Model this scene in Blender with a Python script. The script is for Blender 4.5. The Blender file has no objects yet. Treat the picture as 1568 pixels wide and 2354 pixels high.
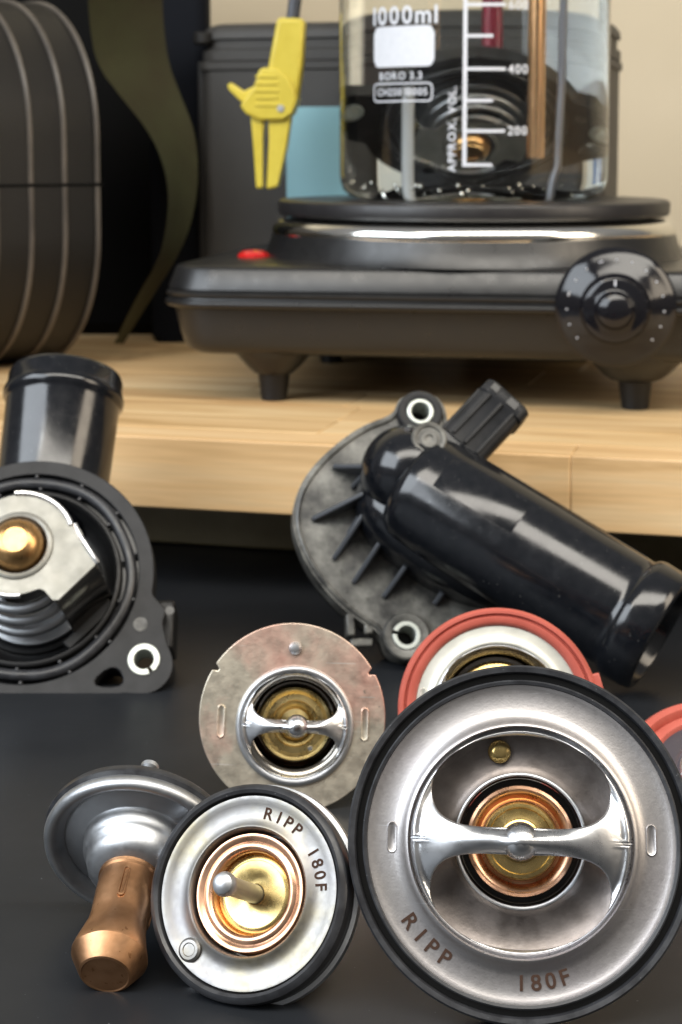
import bpy, bmesh, math, random
from mathutils import Matrix, Vector
from math import sin, cos, pi, radians, sqrt, atan2, atan, tan

random.seed(7)
S = bpy.context.scene
COL = S.collection
MM = 0.001
# ------------------------------------------------------------------ camera
CAM_H, PITCH, FPX = 185.0, 6.0, 4000.0
cam_d = bpy.data.cameras.new('camera')
cam = bpy.data.objects.new('camera', cam_d)
COL.objects.link(cam)
cam.location = (0, 0, CAM_H * MM)
cam.rotation_euler = (radians(90 - PITCH), 0, 0)
cam_d.sensor_fit = 'HORIZONTAL'
cam_d.sensor_width = 36.0
cam_d.lens = 36.0 * FPX / 1568.0
cam_d.shift_y = -(1177.0 - 770.0) / 1568.0
cam_d.clip_start = 0.01
cam_d.clip_end = 60
cam_d.dof.use_dof = True
cam_d.dof.focus_distance = 0.385
cam_d.dof.aperture_fstop = 50
S.camera = cam
S.render.resolution_x, S.render.resolution_y = 682, 1024

def at(x, y, Y):
    """world point (mm) at distance Y in front of the camera for a spot of the 1568x2354 photograph"""
    d = (y - 770.0) / FPX
    a = atan(d) + radians(PITCH)
    h = tan(a) * Y
    zc = Y * cos(radians(PITCH)) + h * sin(radians(PITCH))
    return Vector(((x - 784.0) / FPX * zc, Y, CAM_H - h))

# ------------------------------------------------------------------ light
W = bpy.data.worlds.new('World'); S.world = W; W.use_nodes = True
wn = W.node_tree; bg = wn.nodes['Background']
tc = wn.nodes.new('ShaderNodeTexCoord'); sx = wn.nodes.new('ShaderNodeSeparateXYZ')
wr = wn.nodes.new('ShaderNodeValToRGB'); mr = wn.nodes.new('ShaderNodeMapRange')
mr.inputs[1].default_value = -1; mr.inputs[2].default_value = 1
wn.links.new(tc.outputs['Generated'], sx.inputs[0]); wn.links.new(sx.outputs['Z'], mr.inputs[0])
wn.links.new(mr.outputs[0], wr.inputs[0]); wn.links.new(wr.outputs[0], bg.inputs[0])
wr.color_ramp.elements[0].color = (0.16, 0.14, 0.13, 1)
wr.color_ramp.elements[1].color = (0.60, 0.60, 0.60, 1)
e = wr.color_ramp.elements.new(0.5); e.color = (0.34, 0.32, 0.30, 1)
bg.inputs[1].default_value = 0.47

def area(name, loc, target, size, sizey, power, col):
    l = bpy.data.lights.new(name, 'AREA'); l.shape = 'RECTANGLE'; l.size = size; l.size_y = sizey
    l.energy = power; l.color = col
    o = bpy.data.objects.new(name, l); COL.objects.link(o)
    o.location = loc
    o.rotation_euler = (Vector(target) - Vector(loc)).to_track_quat('-Z', 'Y').to_euler()
    return o
area('window_light', (-1.05, -0.05, 0.80), (0, 0.60, 0.05), 1.15, 0.85, 24, (0.86, 0.93, 1.0))
area('ceiling_light', (0.15, -0.20, 1.30), (0.05, 0.60, 0.0), 1.9, 0.5, 31, (1.0, 0.95, 0.86))
area('room_light', (1.1, 0.10, 0.65), (0, 0.7, 0.1), 0.5, 0.7, 8, (1.0, 0.86, 0.68))

S.view_settings.view_transform = 'Standard'
S.view_settings.look = 'None'
S.view_settings.exposure = 0.0
S.view_settings.gamma = 1.0
S.cycles.max_bounces = 14
S.cycles.transmission_bounces = 12
S.cycles.glossy_bounces = 6
S.cycles.caustics_refractive = True
S.cycles.caustics_reflective = True
S.cycles.blur_glossy = 0.3
S.cycles.sample_clamp_indirect = 4.0
S.cycles.use_denoising = True

# ------------------------------------------------------------------ materials
def mat(name, col=(0.5, 0.5, 0.5), rough=0.5, metal=0.0, **k):
    m = bpy.data.materials.new(name); m.use_nodes = True
    nt = m.node_tree; b = nt.nodes['Principled BSDF']
    b.inputs['Base Color'].default_value = (*col, 1)
    b.inputs['Roughness'].default_value = rough
    b.inputs['Metallic'].default_value = metal
    b.inputs['IOR'].default_value = k.get('ior', 1.5)
    if 'spec' in k: b.inputs['Specular IOR Level'].default_value = k['spec']
    if 'trans' in k: b.inputs['Transmission Weight'].default_value = k['trans']
    if 'coat' in k:
        b.inputs['Coat Weight'].default_value = k['coat']; b.inputs['Coat Roughness'].default_value = k.get('coatr', 0.1)
    if 'sheen' in k: b.inputs['Sheen Weight'].default_value = k['sheen']
    if 'aniso' in k:
        b.inputs['Anisotropic'].default_value = k['aniso']
    tcn = nt.nodes.new('ShaderNodeTexCoord')
    def noise(scale, detail=6, rough_=0.6, vec=None):
        n = nt.nodes.new('ShaderNodeTexNoise'); n.inputs['Scale'].default_value = scale
        n.inputs['Detail'].default_value = detail; n.inputs['Roughness'].default_value = rough_
        nt.links.new(vec or tcn.outputs['Object'], n.inputs['Vector']); return n
    def ramp(src, stops):
        r = nt.nodes.new('ShaderNodeValToRGB')
        while len(r.color_ramp.elements) < len(stops): r.color_ramp.elements.new(0.5)
        for el, (p, c) in zip(r.color_ramp.elements, stops):
            el.position = p; el.color = (*c, 1) if len(c) == 3 else c
        nt.links.new(src, r.inputs[0]); return r
    if 'mottle' in k:                      # (scale, [(pos,col)...])
        sc, stops = k['mottle']
        nz = noise(sc); r = ramp(nz.outputs[0], stops)
        out = r.outputs[0]
        if 'fleck' in k:                   # (scale, threshold, colour)
            fs, th, fc = k['fleck']
            n2 = noise(fs, 2, 0.5); r2 = ramp(n2.outputs[0], [(th, (0, 0, 0)), (th + 0.03, (1, 1, 1))])
            mx = nt.nodes.new('ShaderNodeMix'); mx.data_type = 'RGBA'
            nt.links.new(r2.outputs[0], mx.inputs[0]); nt.links.new(out, mx.inputs[6]); mx.inputs[7].default_value = (*fc, 1)
            out = mx.outputs[2]
        nt.links.new(out, b.inputs['Base Color'])
    if 'scratch' in k:                     # fine straight marks in two directions
        for an, loc in ((0.6, 0.0), (2.2, 3.3)):
            mpn = nt.nodes.new('ShaderNodeMapping'); mpn.inputs['Rotation'].default_value = (0, 0, an); mpn.inputs['Location'].default_value = (loc, loc, 0)
            mpn.inputs['Scale'].default_value = (60, 1500, 60)
            nt.links.new(tcn.outputs['Object'], mpn.inputs[0])
            n3 = noise(1.0, 1, 0.4, mpn.outputs[0]); r3 = ramp(n3.outputs[0], [(0.735, (0, 0, 0)), (0.76, (1, 1, 1))])
            mx3 = nt.nodes.new('ShaderNodeMix'); mx3.data_type = 'RGBA'
            src = b.inputs['Base Color'].links[0].from_socket
            nt.links.new(r3.outputs[0], mx3.inputs[0]); nt.links.new(src, mx3.inputs[6]); mx3.inputs[7].default_value = (*k['scratch'], 1)
            nt.links.new(mx3.outputs[2], b.inputs['Base Color'])
    if 'rvar' in k:                        # (scale, lo, hi)
        sc, lo, hi = k['rvar']
        nz = noise(sc, 5, 0.65)
        r = nt.nodes.new('ShaderNodeMapRange'); r.inputs[1].default_value = 0.35; r.inputs[2].default_value = 0.68
        r.inputs[3].default_value = lo; r.inputs[4].default_value = hi
        nt.links.new(nz.outputs[0], r.inputs[0]); nt.links.new(r.outputs[0], b.inputs['Roughness'])
    if 'bump' in k:                        # (scale, strength, distance)
        sc, st, di = k['bump']
        nz = noise(sc, 4, 0.6)
        bp = nt.nodes.new('ShaderNodeBump'); bp.inputs['Strength'].default_value = st; bp.inputs['Distance'].default_value = di * MM
        nt.links.new(nz.outputs[0], bp.inputs['Height']); nt.links.new(bp.outputs[0], b.inputs['Normal'])
    if 'emit' in k:
        b.inputs['Emission Color'].default_value = (*k['emit'][0], 1); b.inputs['Emission Strength'].default_value = k['emit'][1]
    return m

M = {}
M['table'] = mat('black_table_top', (0.008, 0.009, 0.011), 0.36, spec=0.24, mottle=(30, [(0.3, (0.0115, 0.013, 0.0155)), (0.7, (0.0145, 0.016, 0.019))]),
                 fleck=(1100, 0.745, (0.16, 0.175, 0.19)), rvar=(14, 0.36, 0.44), bump=(1500, 0.12, 0.05))
M['wall'] = mat('cream_wall_paint', (0.70, 0.62, 0.46), 0.8, bump=(300, 0.15, 0.3), mottle=(6, [(0.3, (0.52, 0.455, 0.335)), (0.7, (0.57, 0.50, 0.375))]))
M['plinth'] = mat('dark_brown_wood', (0.2, 0.16, 0.08), 0.55, mottle=(60, [(0.3, (0.15, 0.118, 0.055)), (0.7, (0.19, 0.15, 0.075))]))
M['plastic'] = mat('matte_black_plastic', (0.010, 0.010, 0.0105), 0.42, spec=0.28, rvar=(300, 0.36, 0.50), bump=(2500, 0.15, 0.05))
M['hot_body'] = mat('satin_black_enamel', (0.009, 0.009, 0.0095), 0.33, spec=0.48, rvar=(120, 0.27, 0.38), bump=(1600, 0.10, 0.05))
M['flange_plastic'] = mat('grey_black_nylon', (0.02, 0.02, 0.022), 0.45, spec=0.22, mottle=(130, [(0.3, (0.010, 0.0105, 0.0115)), (0.75, (0.023, 0.023, 0.025))]), bump=(1800, 0.2, 0.06))
M['speckle_plastic'] = mat('speckled_grey_nylon', (0.12, 0.12, 0.11), 0.34, mottle=(75, [(0.38, (0.022, 0.022, 0.021)), (0.5, (0.080, 0.078, 0.070)), (0.66, (0.19, 0.185, 0.165))]),
                           rvar=(200, 0.25, 0.5), bump=(500, 0.35, 0.25))
M['gloss'] = mat('glossy_black_plastic', (0.012, 0.013, 0.016), 0.15, spec=0.55, rvar=(160, 0.12, 0.22), bump=(700, 0.08, 0.08),
                 mottle=(300, [(0.4, (0.004, 0.005, 0.007)), (0.75, (0.009, 0.0095, 0.012))]), fleck=(900, 0.72, (0.07, 0.068, 0.065)))
M['gusset'] = mat('highlight_rib_plastic', (0.05, 0.054, 0.062), 0.28, spec=0.7)  # lighter grey-blue puts the bright edge highlights into the gusset colour
M['rubber'] = mat('black_rubber', (0.010, 0.010, 0.011), 0.38, spec=0.45, mottle=(200, [(0.3, (0.016, 0.016, 0.018)), (0.75, (0.034, 0.036, 0.041))]), fleck=(1400, 0.74, (0.16, 0.16, 0.17)), rvar=(200, 0.28, 0.5))
M['groove'] = mat('recess_shade_black', (0.004, 0.004, 0.004), 0.3)  # near black puts the shade of grooves, gaps and holes into colour
M['red_rubber'] = mat('red_silicone', (0.42, 0.085, 0.060), 0.5, mottle=(120, [(0.3, (0.37, 0.072, 0.050)), (0.7, (0.45, 0.10, 0.072))]), bump=(900, 0.1, 0.1))
M['steel'] = mat('brushed_steel_face', (0.55, 0.53, 0.54), 0.36, 1.0, mottle=(24, [(0.32, (0.475, 0.45, 0.43)), (0.45, (0.465, 0.445, 0.44)), (0.55, (0.465, 0.445, 0.445)), (0.70, (0.465, 0.435, 0.45))]),
                 fleck=(1400, 0.68, (0.40, 0.375, 0.375)), scratch=(0.56, 0.55, 0.56), rvar=(900, 0.40, 0.45), bump=(2000, 0.40, 0.07))
M['steel_plain'] = mat('plain_satin_steel', (0.5, 0.5, 0.5), 0.38, 1.0, mottle=(60, [(0.3, (0.43, 0.445, 0.465)), (0.7, (0.50, 0.51, 0.525))]), rvar=(400, 0.40, 0.50), bump=(1200, 0.2, 0.06))
M['steel_b'] = mat('warm_steel_face', (0.5, 0.5, 0.48), 0.4, 1.0, mottle=(50, [(0.35, (0.235, 0.23, 0.24)), (0.5, (0.275, 0.267, 0.255)), (0.66, (0.32, 0.285, 0.205))]), rvar=(500, 0.40, 0.52), bump=(1100, 0.2, 0.06))
M['seat'] = mat('brown_grey_shaded_seat', (0.26, 0.235, 0.225), 0.42, 1.0, mottle=(120, [(0.3, (0.13, 0.113, 0.105)), (0.5, (0.18, 0.16, 0.15)), (0.72, (0.23, 0.205, 0.195))]), rvar=(200, 0.36, 0.5), bump=(900, 0.4, 0.1))  # brown-grey steel, darkened to carry the shadow under the bridge windows
M['bridge'] = mat('bright_bridge_steel', (0.66, 0.67, 0.69), 0.30, 1.0, rvar=(160, 0.25, 0.36), bump=(500, 0.15, 0.15))
M['pink_steel'] = mat('pinkish_mottled_steel', (0.5, 0.4, 0.36), 0.42, 1.0, mottle=(17, [(0.34, (0.74, 0.42, 0.34)), (0.43, (0.68, 0.49, 0.40)), (0.50, (0.58, 0.525, 0.43)), (0.8, (0.60, 0.555, 0.45))]),
                      fleck=(420, 0.72, (0.36, 0.30, 0.25)), scratch=(0.75, 0.70, 0.64), rvar=(220, 0.42, 0.56), bump=(700, 0.5, 0.12))  # pink and beige noise patches with flecks and scratches
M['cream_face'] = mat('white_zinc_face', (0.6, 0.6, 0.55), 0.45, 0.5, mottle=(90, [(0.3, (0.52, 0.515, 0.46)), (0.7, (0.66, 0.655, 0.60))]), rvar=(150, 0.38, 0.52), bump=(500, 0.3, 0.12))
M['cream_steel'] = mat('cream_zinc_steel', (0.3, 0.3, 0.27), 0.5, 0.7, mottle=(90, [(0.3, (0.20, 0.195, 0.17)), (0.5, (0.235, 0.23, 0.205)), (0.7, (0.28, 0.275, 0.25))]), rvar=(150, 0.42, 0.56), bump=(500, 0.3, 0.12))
M['copper'] = mat('polished_copper', (0.72, 0.42, 0.27), 0.30, 1.0, mottle=(90, [(0.3, (0.64, 0.36, 0.22)), (0.7, (0.74, 0.46, 0.31))]), rvar=(200, 0.24, 0.38), bump=(700, 0.15, 0.06))
M['copper_dull'] = mat('dull_brown_copper', (0.5, 0.26, 0.12), 0.34, 1.0, mottle=(110, [(0.28, (0.32, 0.16, 0.075)), (0.5, (0.44, 0.24, 0.125)), (0.75, (0.52, 0.30, 0.165))]),
                       fleck=(600, 0.70, (0.30, 0.15, 0.07)), rvar=(160, 0.34, 0.48), bump=(600, 0.3, 0.10))
M['copper_tube'] = mat('orange_copper_tube', (0.95, 0.55, 0.28), 0.16, 0.85)
M['brass'] = mat('yellow_brass', (0.70, 0.5, 0.2), 0.26, 1.0, mottle=(80, [(0.3, (0.48, 0.34, 0.12)), (0.7, (0.62, 0.47, 0.21))]), rvar=(200, 0.20, 0.34), bump=(900, 0.15, 0.05))
M['bronze'] = mat('golden_brown_copper', (0.5, 0.3, 0.12), 0.32, 1.0, mottle=(120, [(0.3, (0.42, 0.24, 0.095)), (0.7, (0.56, 0.34, 0.15))]), rvar=(200, 0.26, 0.38), bump=(600, 0.2, 0.08))
M['brass_dull'] = mat('aged_brass', (0.62, 0.44, 0.14), 0.34, 1.0, mottle=(110, [(0.3, (0.46, 0.34, 0.13)), (0.6, (0.64, 0.49, 0.22)), (0.8, (0.72, 0.56, 0.28))]), rvar=(200, 0.22, 0.4))
M['sleeve'] = mat('zinc_sleeve', (0.50, 0.53, 0.49), 0.40, 0.6, bump=(600, 0.2, 0.1))
M['chrome'] = mat('chrome_ring', (0.85, 0.84, 0.80), 0.14, 1.0, bump=(60, 0.25, 0.5))
M['chrome_dark'] = mat('dark_mirror_steel', (0.30, 0.28, 0.25), 0.16, 1.0)
M['ink'] = mat('laser_etched_brown', (0.050, 0.028, 0.020), 0.8, 0.0, spec=0.1)
M['print'] = mat('white_enamel_print', (0.60, 0.62, 0.66), 0.5, mottle=(400, [(0.3, (0.57, 0.59, 0.64)), (0.7, (0.62, 0.64, 0.69))]))
M['glass'] = mat('clear_borosilicate', (1, 1, 1), 0.0, trans=1.0, ior=1.45)
M['water'] = mat('clear_water', (0.97, 1.0, 0.97), 0.0, trans=1.0, ior=1.33)
M['white_plastic'] = mat('white_thermometer_glass', (0.75, 0.77, 0.80), 0.25, coat=0.5)
M['grey_wire'] = mat('grey_probe_wire', (0.30, 0.31, 0.36), 0.30, 0.5)
M['maroon'] = mat('maroon_thermometer_fluid', (0.22, 0.015, 0.035), 0.3)
M['red_lens'] = mat('red_indicator_lens', (0.50, 0.010, 0.010), 0.12, coat=0.6, spec=0.6)
M['yellow'] = mat('yellow_clip_plastic', (0.58, 0.46, 0.04), 0.42, mottle=(80, [(0.3, (0.54, 0.42, 0.035)), (0.7, (0.62, 0.50, 0.06))]), bump=(600, 0.1, 0.1))
M['lead'] = mat('grey_test_lead', (0.06, 0.065, 0.08), 0.35)
M['case'] = mat('charcoal_case_plastic', (0.035, 0.033, 0.031), 0.55, spec=0.4, bump=(900, 0.4, 0.2), mottle=(20, [(0.3, (0.032, 0.030, 0.028)), (0.7, (0.042, 0.040, 0.037))]))
M['case_rib'] = mat('pale_rib_plastic', (0.105, 0.088, 0.072), 0.42, mottle=(30, [(0.3, (0.045, 0.038, 0.032)), (0.7, (0.10, 0.084, 0.068))]))  # mottled brown, paler than the case shell
M['case_dark'] = mat('near_black_case', (0.013, 0.012, 0.011), 0.5, spec=0.3, bump=(700, 0.3, 0.2))
M['olive'] = mat('olive_webbing', (0.060, 0.062, 0.030), 0.8, spec=0.15, bump=(1400, 0.6, 0.3), mottle=(15, [(0.35, (0.044, 0.037, 0.020)), (0.65, (0.056, 0.057, 0.027))]))
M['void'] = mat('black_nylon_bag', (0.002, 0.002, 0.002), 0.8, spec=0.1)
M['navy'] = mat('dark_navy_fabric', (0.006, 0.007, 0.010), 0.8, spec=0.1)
M['card_teal'] = mat('teal_card_print', (0.22, 0.42, 0.48), 0.5)
M['card_blue'] = mat('blue_card_print', (0.16, 0.30, 0.48), 0.5)
M['card_grey'] = mat('grey_card_print', (0.33, 0.38, 0.36), 0.5)
M['paper'] = mat('white_label_paper', (0.80, 0.79, 0.72), 0.5)
M['paper_red'] = mat('red_label_print', (0.55, 0.06, 0.05), 0.5)
M['paper_blue'] = mat('blue_label_print', (0.05, 0.16, 0.42), 0.5)
M['paper_yellow'] = mat('yellow_label_print', (0.78, 0.68, 0.18), 0.5)

def wood(name, c0, c1, c2, seed):
    m = bpy.data.materials.new(name); m.use_nodes = True
    nt = m.node_tree; b = nt.nodes['Principled BSDF']
    tcn = nt.nodes.new('ShaderNodeTexCoord'); mp = nt.nodes.new('ShaderNodeMapping')
    mp.inputs['Scale'].default_value = (5, 60, 60); mp.inputs['Location'].default_value = (seed, seed * 3.1, seed * 1.7)
    n = nt.nodes.new('ShaderNodeTexNoise'); n.inputs['Scale'].default_value = 1.0; n.inputs['Detail'].default_value = 8
    n.inputs['Distortion'].default_value = 0.7; n.inputs['Roughness'].default_value = 0.55
    nt.links.new(tcn.outputs['Object'], mp.inputs[0]); nt.links.new(mp.outputs[0], n.inputs[0])
    r = nt.nodes.new('ShaderNodeValToRGB'); r.color_ramp.elements.new(0.5)
    for el, (p, c) in zip(r.color_ramp.elements, [(0.36, c0), (0.49, c1), (0.62, c2)]): el.position = p; el.color = (*c, 1)
    nt.links.new(n.outputs[0], r.inputs[0])
    mp2 = nt.nodes.new('ShaderNodeMapping'); mp2.inputs['Scale'].default_value = (30, 700, 700)
    n2 = nt.nodes.new('ShaderNodeTexNoise'); n2.inputs['Scale'].default_value = 1.0; n2.inputs['Detail'].default_value = 4
    nt.links.new(tcn.outputs['Object'], mp2.inputs[0]); nt.links.new(mp2.outputs[0], n2.inputs[0])
    mx = nt.nodes.new('ShaderNodeMix'); mx.data_type = 'RGBA'; mx.blend_type = 'MULTIPLY'; mx.inputs[0].default_value = 0.30
    nt.links.new(r.outputs[0], mx.inputs[6]); nt.links.new(n2.outputs[0], mx.inputs[7])
    nt.links.new(mx.outputs[2], b.inputs['Base Color'])
    b.inputs['Roughness'].default_value = 0.42
    bp = nt.nodes.new('ShaderNodeBump'); bp.inputs['Strength'].default_value = 0.15; bp.inputs['Distance'].default_value = 0.0002
    nt.links.new(n2.outputs[0], bp.inputs['Height']); nt.links.new(bp.outputs[0], b.inputs['Normal'])
    return m
WOODS = [wood('pine_a', (0.52, 0.31, 0.14), (0.70, 0.475, 0.235), (0.79, 0.59, 0.34), 1.3),
         wood('pine_b', (0.49, 0.31, 0.135), (0.65, 0.43, 0.21), (0.75, 0.54, 0.295), 7.7),
         wood('pine_c', (0.56, 0.35, 0.155), (0.73, 0.485, 0.245), (0.78, 0.57, 0.325), 13.9)]

# ------------------------------------------------------------------ mesh helpers (all in mm)
def add(*parts):
    V, F = [], []
    for v, f in parts:
        o = len(V); V += [tuple(p) for p in v]; F += [tuple(i + o for i in q) for q in f]
    return V, F
def xf(vf, mtx):
    return [tuple(mtx @ Vector(p)) for p in vf[0]], vf[1]
def mv(vf, x=0, y=0, z=0): return xf(vf, Matrix.Translation((x, y, z)))
def lathe(prof, n=96, a0=0.0, a1=2 * pi):
    full = abs(a1 - a0 - 2 * pi) < 1e-6
    m = n if full else n + 1
    V = [(r * cos(a0 + (a1 - a0) * i / n), r * sin(a0 + (a1 - a0) * i / n), z) for (r, z) in prof for i in range(m)]
    F = []
    for k in range(len(prof) - 1):
        for i in range(n):
            j = (i + 1) % m if full else i + 1
            F.append((k * m + i, k * m + j, (k + 1) * m + j, (k + 1) * m + i))
    return V, F
def torus(R, r, n=96, k=14, z=0):
    return lathe([(R + r * cos(2 * pi * i / k), z + r * sin(2 * pi * i / k)) for i in range(k + 1)], n)
def prism(poly, z0, z1, holes=()):
    bm = bmesh.new()
    loops = [poly] + list(holes)
    E = []
    for lp in loops:
        vs = [bm.verts.new((p[0], p[1], z1)) for p in lp]
        for i in range(len(vs)): E.append(bm.edges.new((vs[i], vs[(i + 1) % len(vs)])))
    bmesh.ops.triangle_fill(bm, edges=E, use_beauty=True)
    bm.verts.index_update()
    top = [tuple(v.co) for v in bm.verts]
    tf = [tuple(v.index for v in f.verts) for f in bm.faces]
    bm.free()
    n = len(top)
    V = top + [(p[0], p[1], z0) for p in top]
    F = tf + [tuple(i + n for i in reversed(f)) for f in tf]
    o = 0
    for lp in loops:
        m = len(lp)
        for i in range(m):
            a, b = o + i, o + (i + 1) % m
            F.append((a, b, b + n, a + n))
        o += m
    return V, F
def box(cx, cy, cz, sx, sy, sz):
    V = [(cx + a * sx / 2, cy + b * sy / 2, cz + c * sz / 2) for a in (-1, 1) for b in (-1, 1) for c in (-1, 1)]
    return V, [(0, 1, 3, 2), (4, 6, 7, 5), (0, 4, 5, 1), (2, 3, 7, 6), (0, 2, 6, 4), (1, 5, 7, 3)]
def axis_m(p, d, up=(0, 0, 1)):
    """matrix whose local Z runs along d, placed at p"""
    z = Vector(d).normalized(); u = Vector(up)
    if abs(z.dot(u)) > 0.98: u = Vector((0, 1, 0))
    x = u.cross(z).normalized(); y = z.cross(x)
    m = Matrix((x, y, z)).transposed().to_4x4(); m.translation = Vector(p); return m
def tube(pts, r, n=14, close=False, rad=None):
    pts = [Vector(p) for p in pts]; N = len(pts); V = []; F = []
    prev = None
    for i, p in enumerate(pts):
        t = (pts[(i + 1) % N] - pts[i - 1]) if (close or 0 < i < N - 1) else (pts[1] - pts[0] if i == 0 else pts[-1] - pts[-2])
        t.normalize()
        if prev is None:
            a = Vector((0, 0, 1)) if abs(t.z) < 0.9 else Vector((1, 0, 0)); x = a.cross(t).normalized()
        else:
            x = (prev - t * prev.dot(t)).normalized()
        prev = x; y = t.cross(x); rr = rad[i] if rad else r
        for k in range(n):
            a = 2 * pi * k / n; V.append(tuple(p + (x * cos(a) + y * sin(a)) * rr))
    for i in range(N if close else N - 1):
        j = (i + 1) % N
        for k in range(n): F.append((i * n + k, i * n + (k + 1) % n, j * n + (k + 1) % n, j * n + k))
    if not close:
        F.append(tuple(range(n - 1, -1, -1))); F.append(tuple((N - 1) * n + k for k in range(n)))
    return V, F
def smooth_poly(pts, it=2, closed=True):
    for _ in range(it):
        out = []
        N = len(pts)
        for i in range(N if closed else N - 1):
            a, b = Vector(pts[i]), Vector(pts[(i + 1) % N])
            out += [tuple(a * 0.75 + b * 0.25), tuple(a * 0.25 + b * 0.75)]
        pts = out if closed else [pts[0]] + out + [pts[-1]]
    return pts
def circ(cx, cy, r, n=32, a0=0.0, a1=2 * pi):
    return [(cx + r * cos(a0 + (a1 - a0) * i / n), cy + r * sin(a0 + (a1 - a0) * i / n)) for i in range(n)]

def obj(name, vf, m, parent=None, bevel=0.0, sharp=32, matrix=None, smooth=True, kind=None, segs=2):
    me = bpy.data.meshes.new(name)
    me.from_pydata([(p[0] * MM, p[1] * MM, p[2] * MM) for p in vf[0]], [], vf[1])
    bm = bmesh.new(); bm.from_mesh(me)
    bmesh.ops.remove_doubles(bm, verts=bm.verts, dist=1e-7)
    bmesh.ops.recalc_face_normals(bm, faces=bm.faces)
    bm.to_mesh(me); bm.free()
    me.materials.append(m)
    if smooth:
        me.polygons.foreach_set('use_smooth', [True] * len(me.polygons))
        me.set_sharp_from_angle(angle=radians(sharp))
    o = bpy.data.objects.new(name, me); COL.objects.link(o)
    if parent is not None: o.parent = parent
    if matrix is not None: o.matrix_local = matrix
    if bevel:
        b = o.modifiers.new('bevel', 'BEVEL'); b.width = bevel * MM; b.segments = segs; b.limit_method = 'ANGLE'; b.angle_limit = radians(40)
        b.harden_normals = False
    if kind: o['kind'] = kind
    return o
def frame(c, up=0.0, yaw=0.0, roll=0.0):
    """local X right, Y up, Z towards the viewer; up / yaw turn the face, c in mm"""
    n = Vector((sin(radians(yaw)) * cos(radians(up)), -cos(radians(yaw)) * cos(radians(up)), sin(radians(up))))
    x = Vector((0, 0, 1)).cross(n).normalized(); y = n.cross(x)
    m = Matrix((x, y, n)).transposed().to_4x4() @ Matrix.Rotation(radians(roll), 4, 'Z')
    m.translation = Vector(c) * MM
    return m
def thing(name, label, cat, mtx, group=None):
    o = bpy.data.objects.new(name, None); COL.objects.link(o)
    o.empty_display_size = 0.01; o.matrix_world = mtx
    o['label'] = label; o['category'] = cat
    if group: o['group'] = group
    return o
def tag(o, label, cat, group=None):
    o['label'] = label; o['category'] = cat
    if group: o['group'] = group
    return o
def copy_tree(o, parent=None):
    c = o.copy(); COL.objects.link(c)
    if parent is not None:
        c.parent = parent; c.matrix_parent_inverse = o.matrix_parent_inverse.copy()
    for ch in list(o.children):
        if ch.name in COL.objects: copy_tree(ch, c)
    return c

_font = {}
def glyph(ch, size):
    """flat mesh of one character, size = cap height in mm, centred on x, baseline at 0"""
    if ch not in _font:
        cu = bpy.data.curves.new('g', 'FONT'); cu.body = ch; cu.size = 1.0; cu.resolution_u = 4; cu.offset = 0.018
        o = bpy.data.objects.new('g', cu); COL.objects.link(o)
        bpy.context.view_layer.update()
        me = bpy.data.meshes.new_from_object(o.evaluated_get(bpy.context.evaluated_depsgraph_get()))
        v = [tuple(p.co) for p in me.vertices]; f = [tuple(p.vertices) for p in me.polygons]
        COL.objects.unlink(o); bpy.data.objects.remove(o); bpy.data.meshes.remove(me); bpy.data.curves.remove(cu)
        xs = [p[0] for p in v] or [0, 0.3]
        cx = (min(xs) + max(xs)) / 2; w = max(xs) - min(xs)
        _font[ch] = ([(p[0] - cx, p[1], 0) for p in v], f, w)
    v, f, w = _font[ch]; k = size / 0.73
    return ([(p[0] * k, p[1] * k, 0) for p in v], f), w * k
def text_line(s, size, gap=0.16, squeeze=1.0, fixed=None):
    out = []; x = 0
    for ch in s:
        if ch == ' ': x += size * 0.45; continue
        g, w = glyph(ch, size)
        adv = fixed * size if fixed else w
        out.append(mv(g, x + adv / 2)); x += adv + gap * size
    tot = x - gap * size
    v, f = add(*out)
    return [((p[0] - tot / 2) * squeeze, p[1], 0) for p in v], f
def densify(vf, cuts=1):
    bm = bmesh.new(); vs = [bm.verts.new(p) for p in vf[0]]
    for q in vf[1]:
        try: bm.faces.new([vs[i] for i in q])
        except ValueError: pass
    bmesh.ops.triangulate(bm, faces=bm.faces)
    for _ in range(cuts): bmesh.ops.subdivide_edges(bm, edges=[e for e in bm.edges if e.calc_length() > 2.0], cuts=1)
    bm.verts.index_update()
    r = ([tuple(v.co) for v in bm.verts], [tuple(v.index for v in f.verts) for f in bm.faces]); bm.free(); return r

# ------------------------------------------------------------------ setting
def flat(name, vf, m, **k):
    o = obj(name, vf, m, **k); o['kind'] = 'structure'; return o
flat('table_top', box(0, 700, -10, 3200, 2600, 20), M['table'])
YAW = -15.0
BU = Vector((cos(radians(YAW)), sin(radians(YAW)), 0)); BN = Vector((-sin(radians(YAW)), cos(radians(YAW)), 0))
# shelf board: local x along the front edge, y to the back
bp0 = at(280, 1000, 720); bp0.z = 67
board_m = Matrix((BU, BN, Vector((0, 0, 1)))).transposed().to_4x4(); board_m.translation = bp0 * MM
board = thing('shelf_board', 'pale glued pine shelf board raised above the black table, carrying the hot plate', 'board', board_m)
rows = [(0, 26), (26, 62), (62, 104), (104, 150), (150, 200), (200, 262), (262, 330), (330, 400), (400, 480)]
random.seed(3)
for ri, (y0, y1) in enumerate(rows):
    if ri == 0: cuts = [-420, -170, 188, 420, 640]
    else:
        cuts = [-420]; x = -420 + random.uniform(60, 260)
        while x < 560: cuts.append(x); x += random.uniform(190, 330)
        cuts.append(640)
    for a, b in zip(cuts, cuts[1:]):
        dz = random.uniform(0, 0.12)
        obj('stave', box((a + b) / 2, (y0 + y1) / 2, -15 + dz / 2, b - a - 0.10, y1 - y0 - 0.12, 30 + dz), random.choice(WOODS), board, bevel=0.7)
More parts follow.
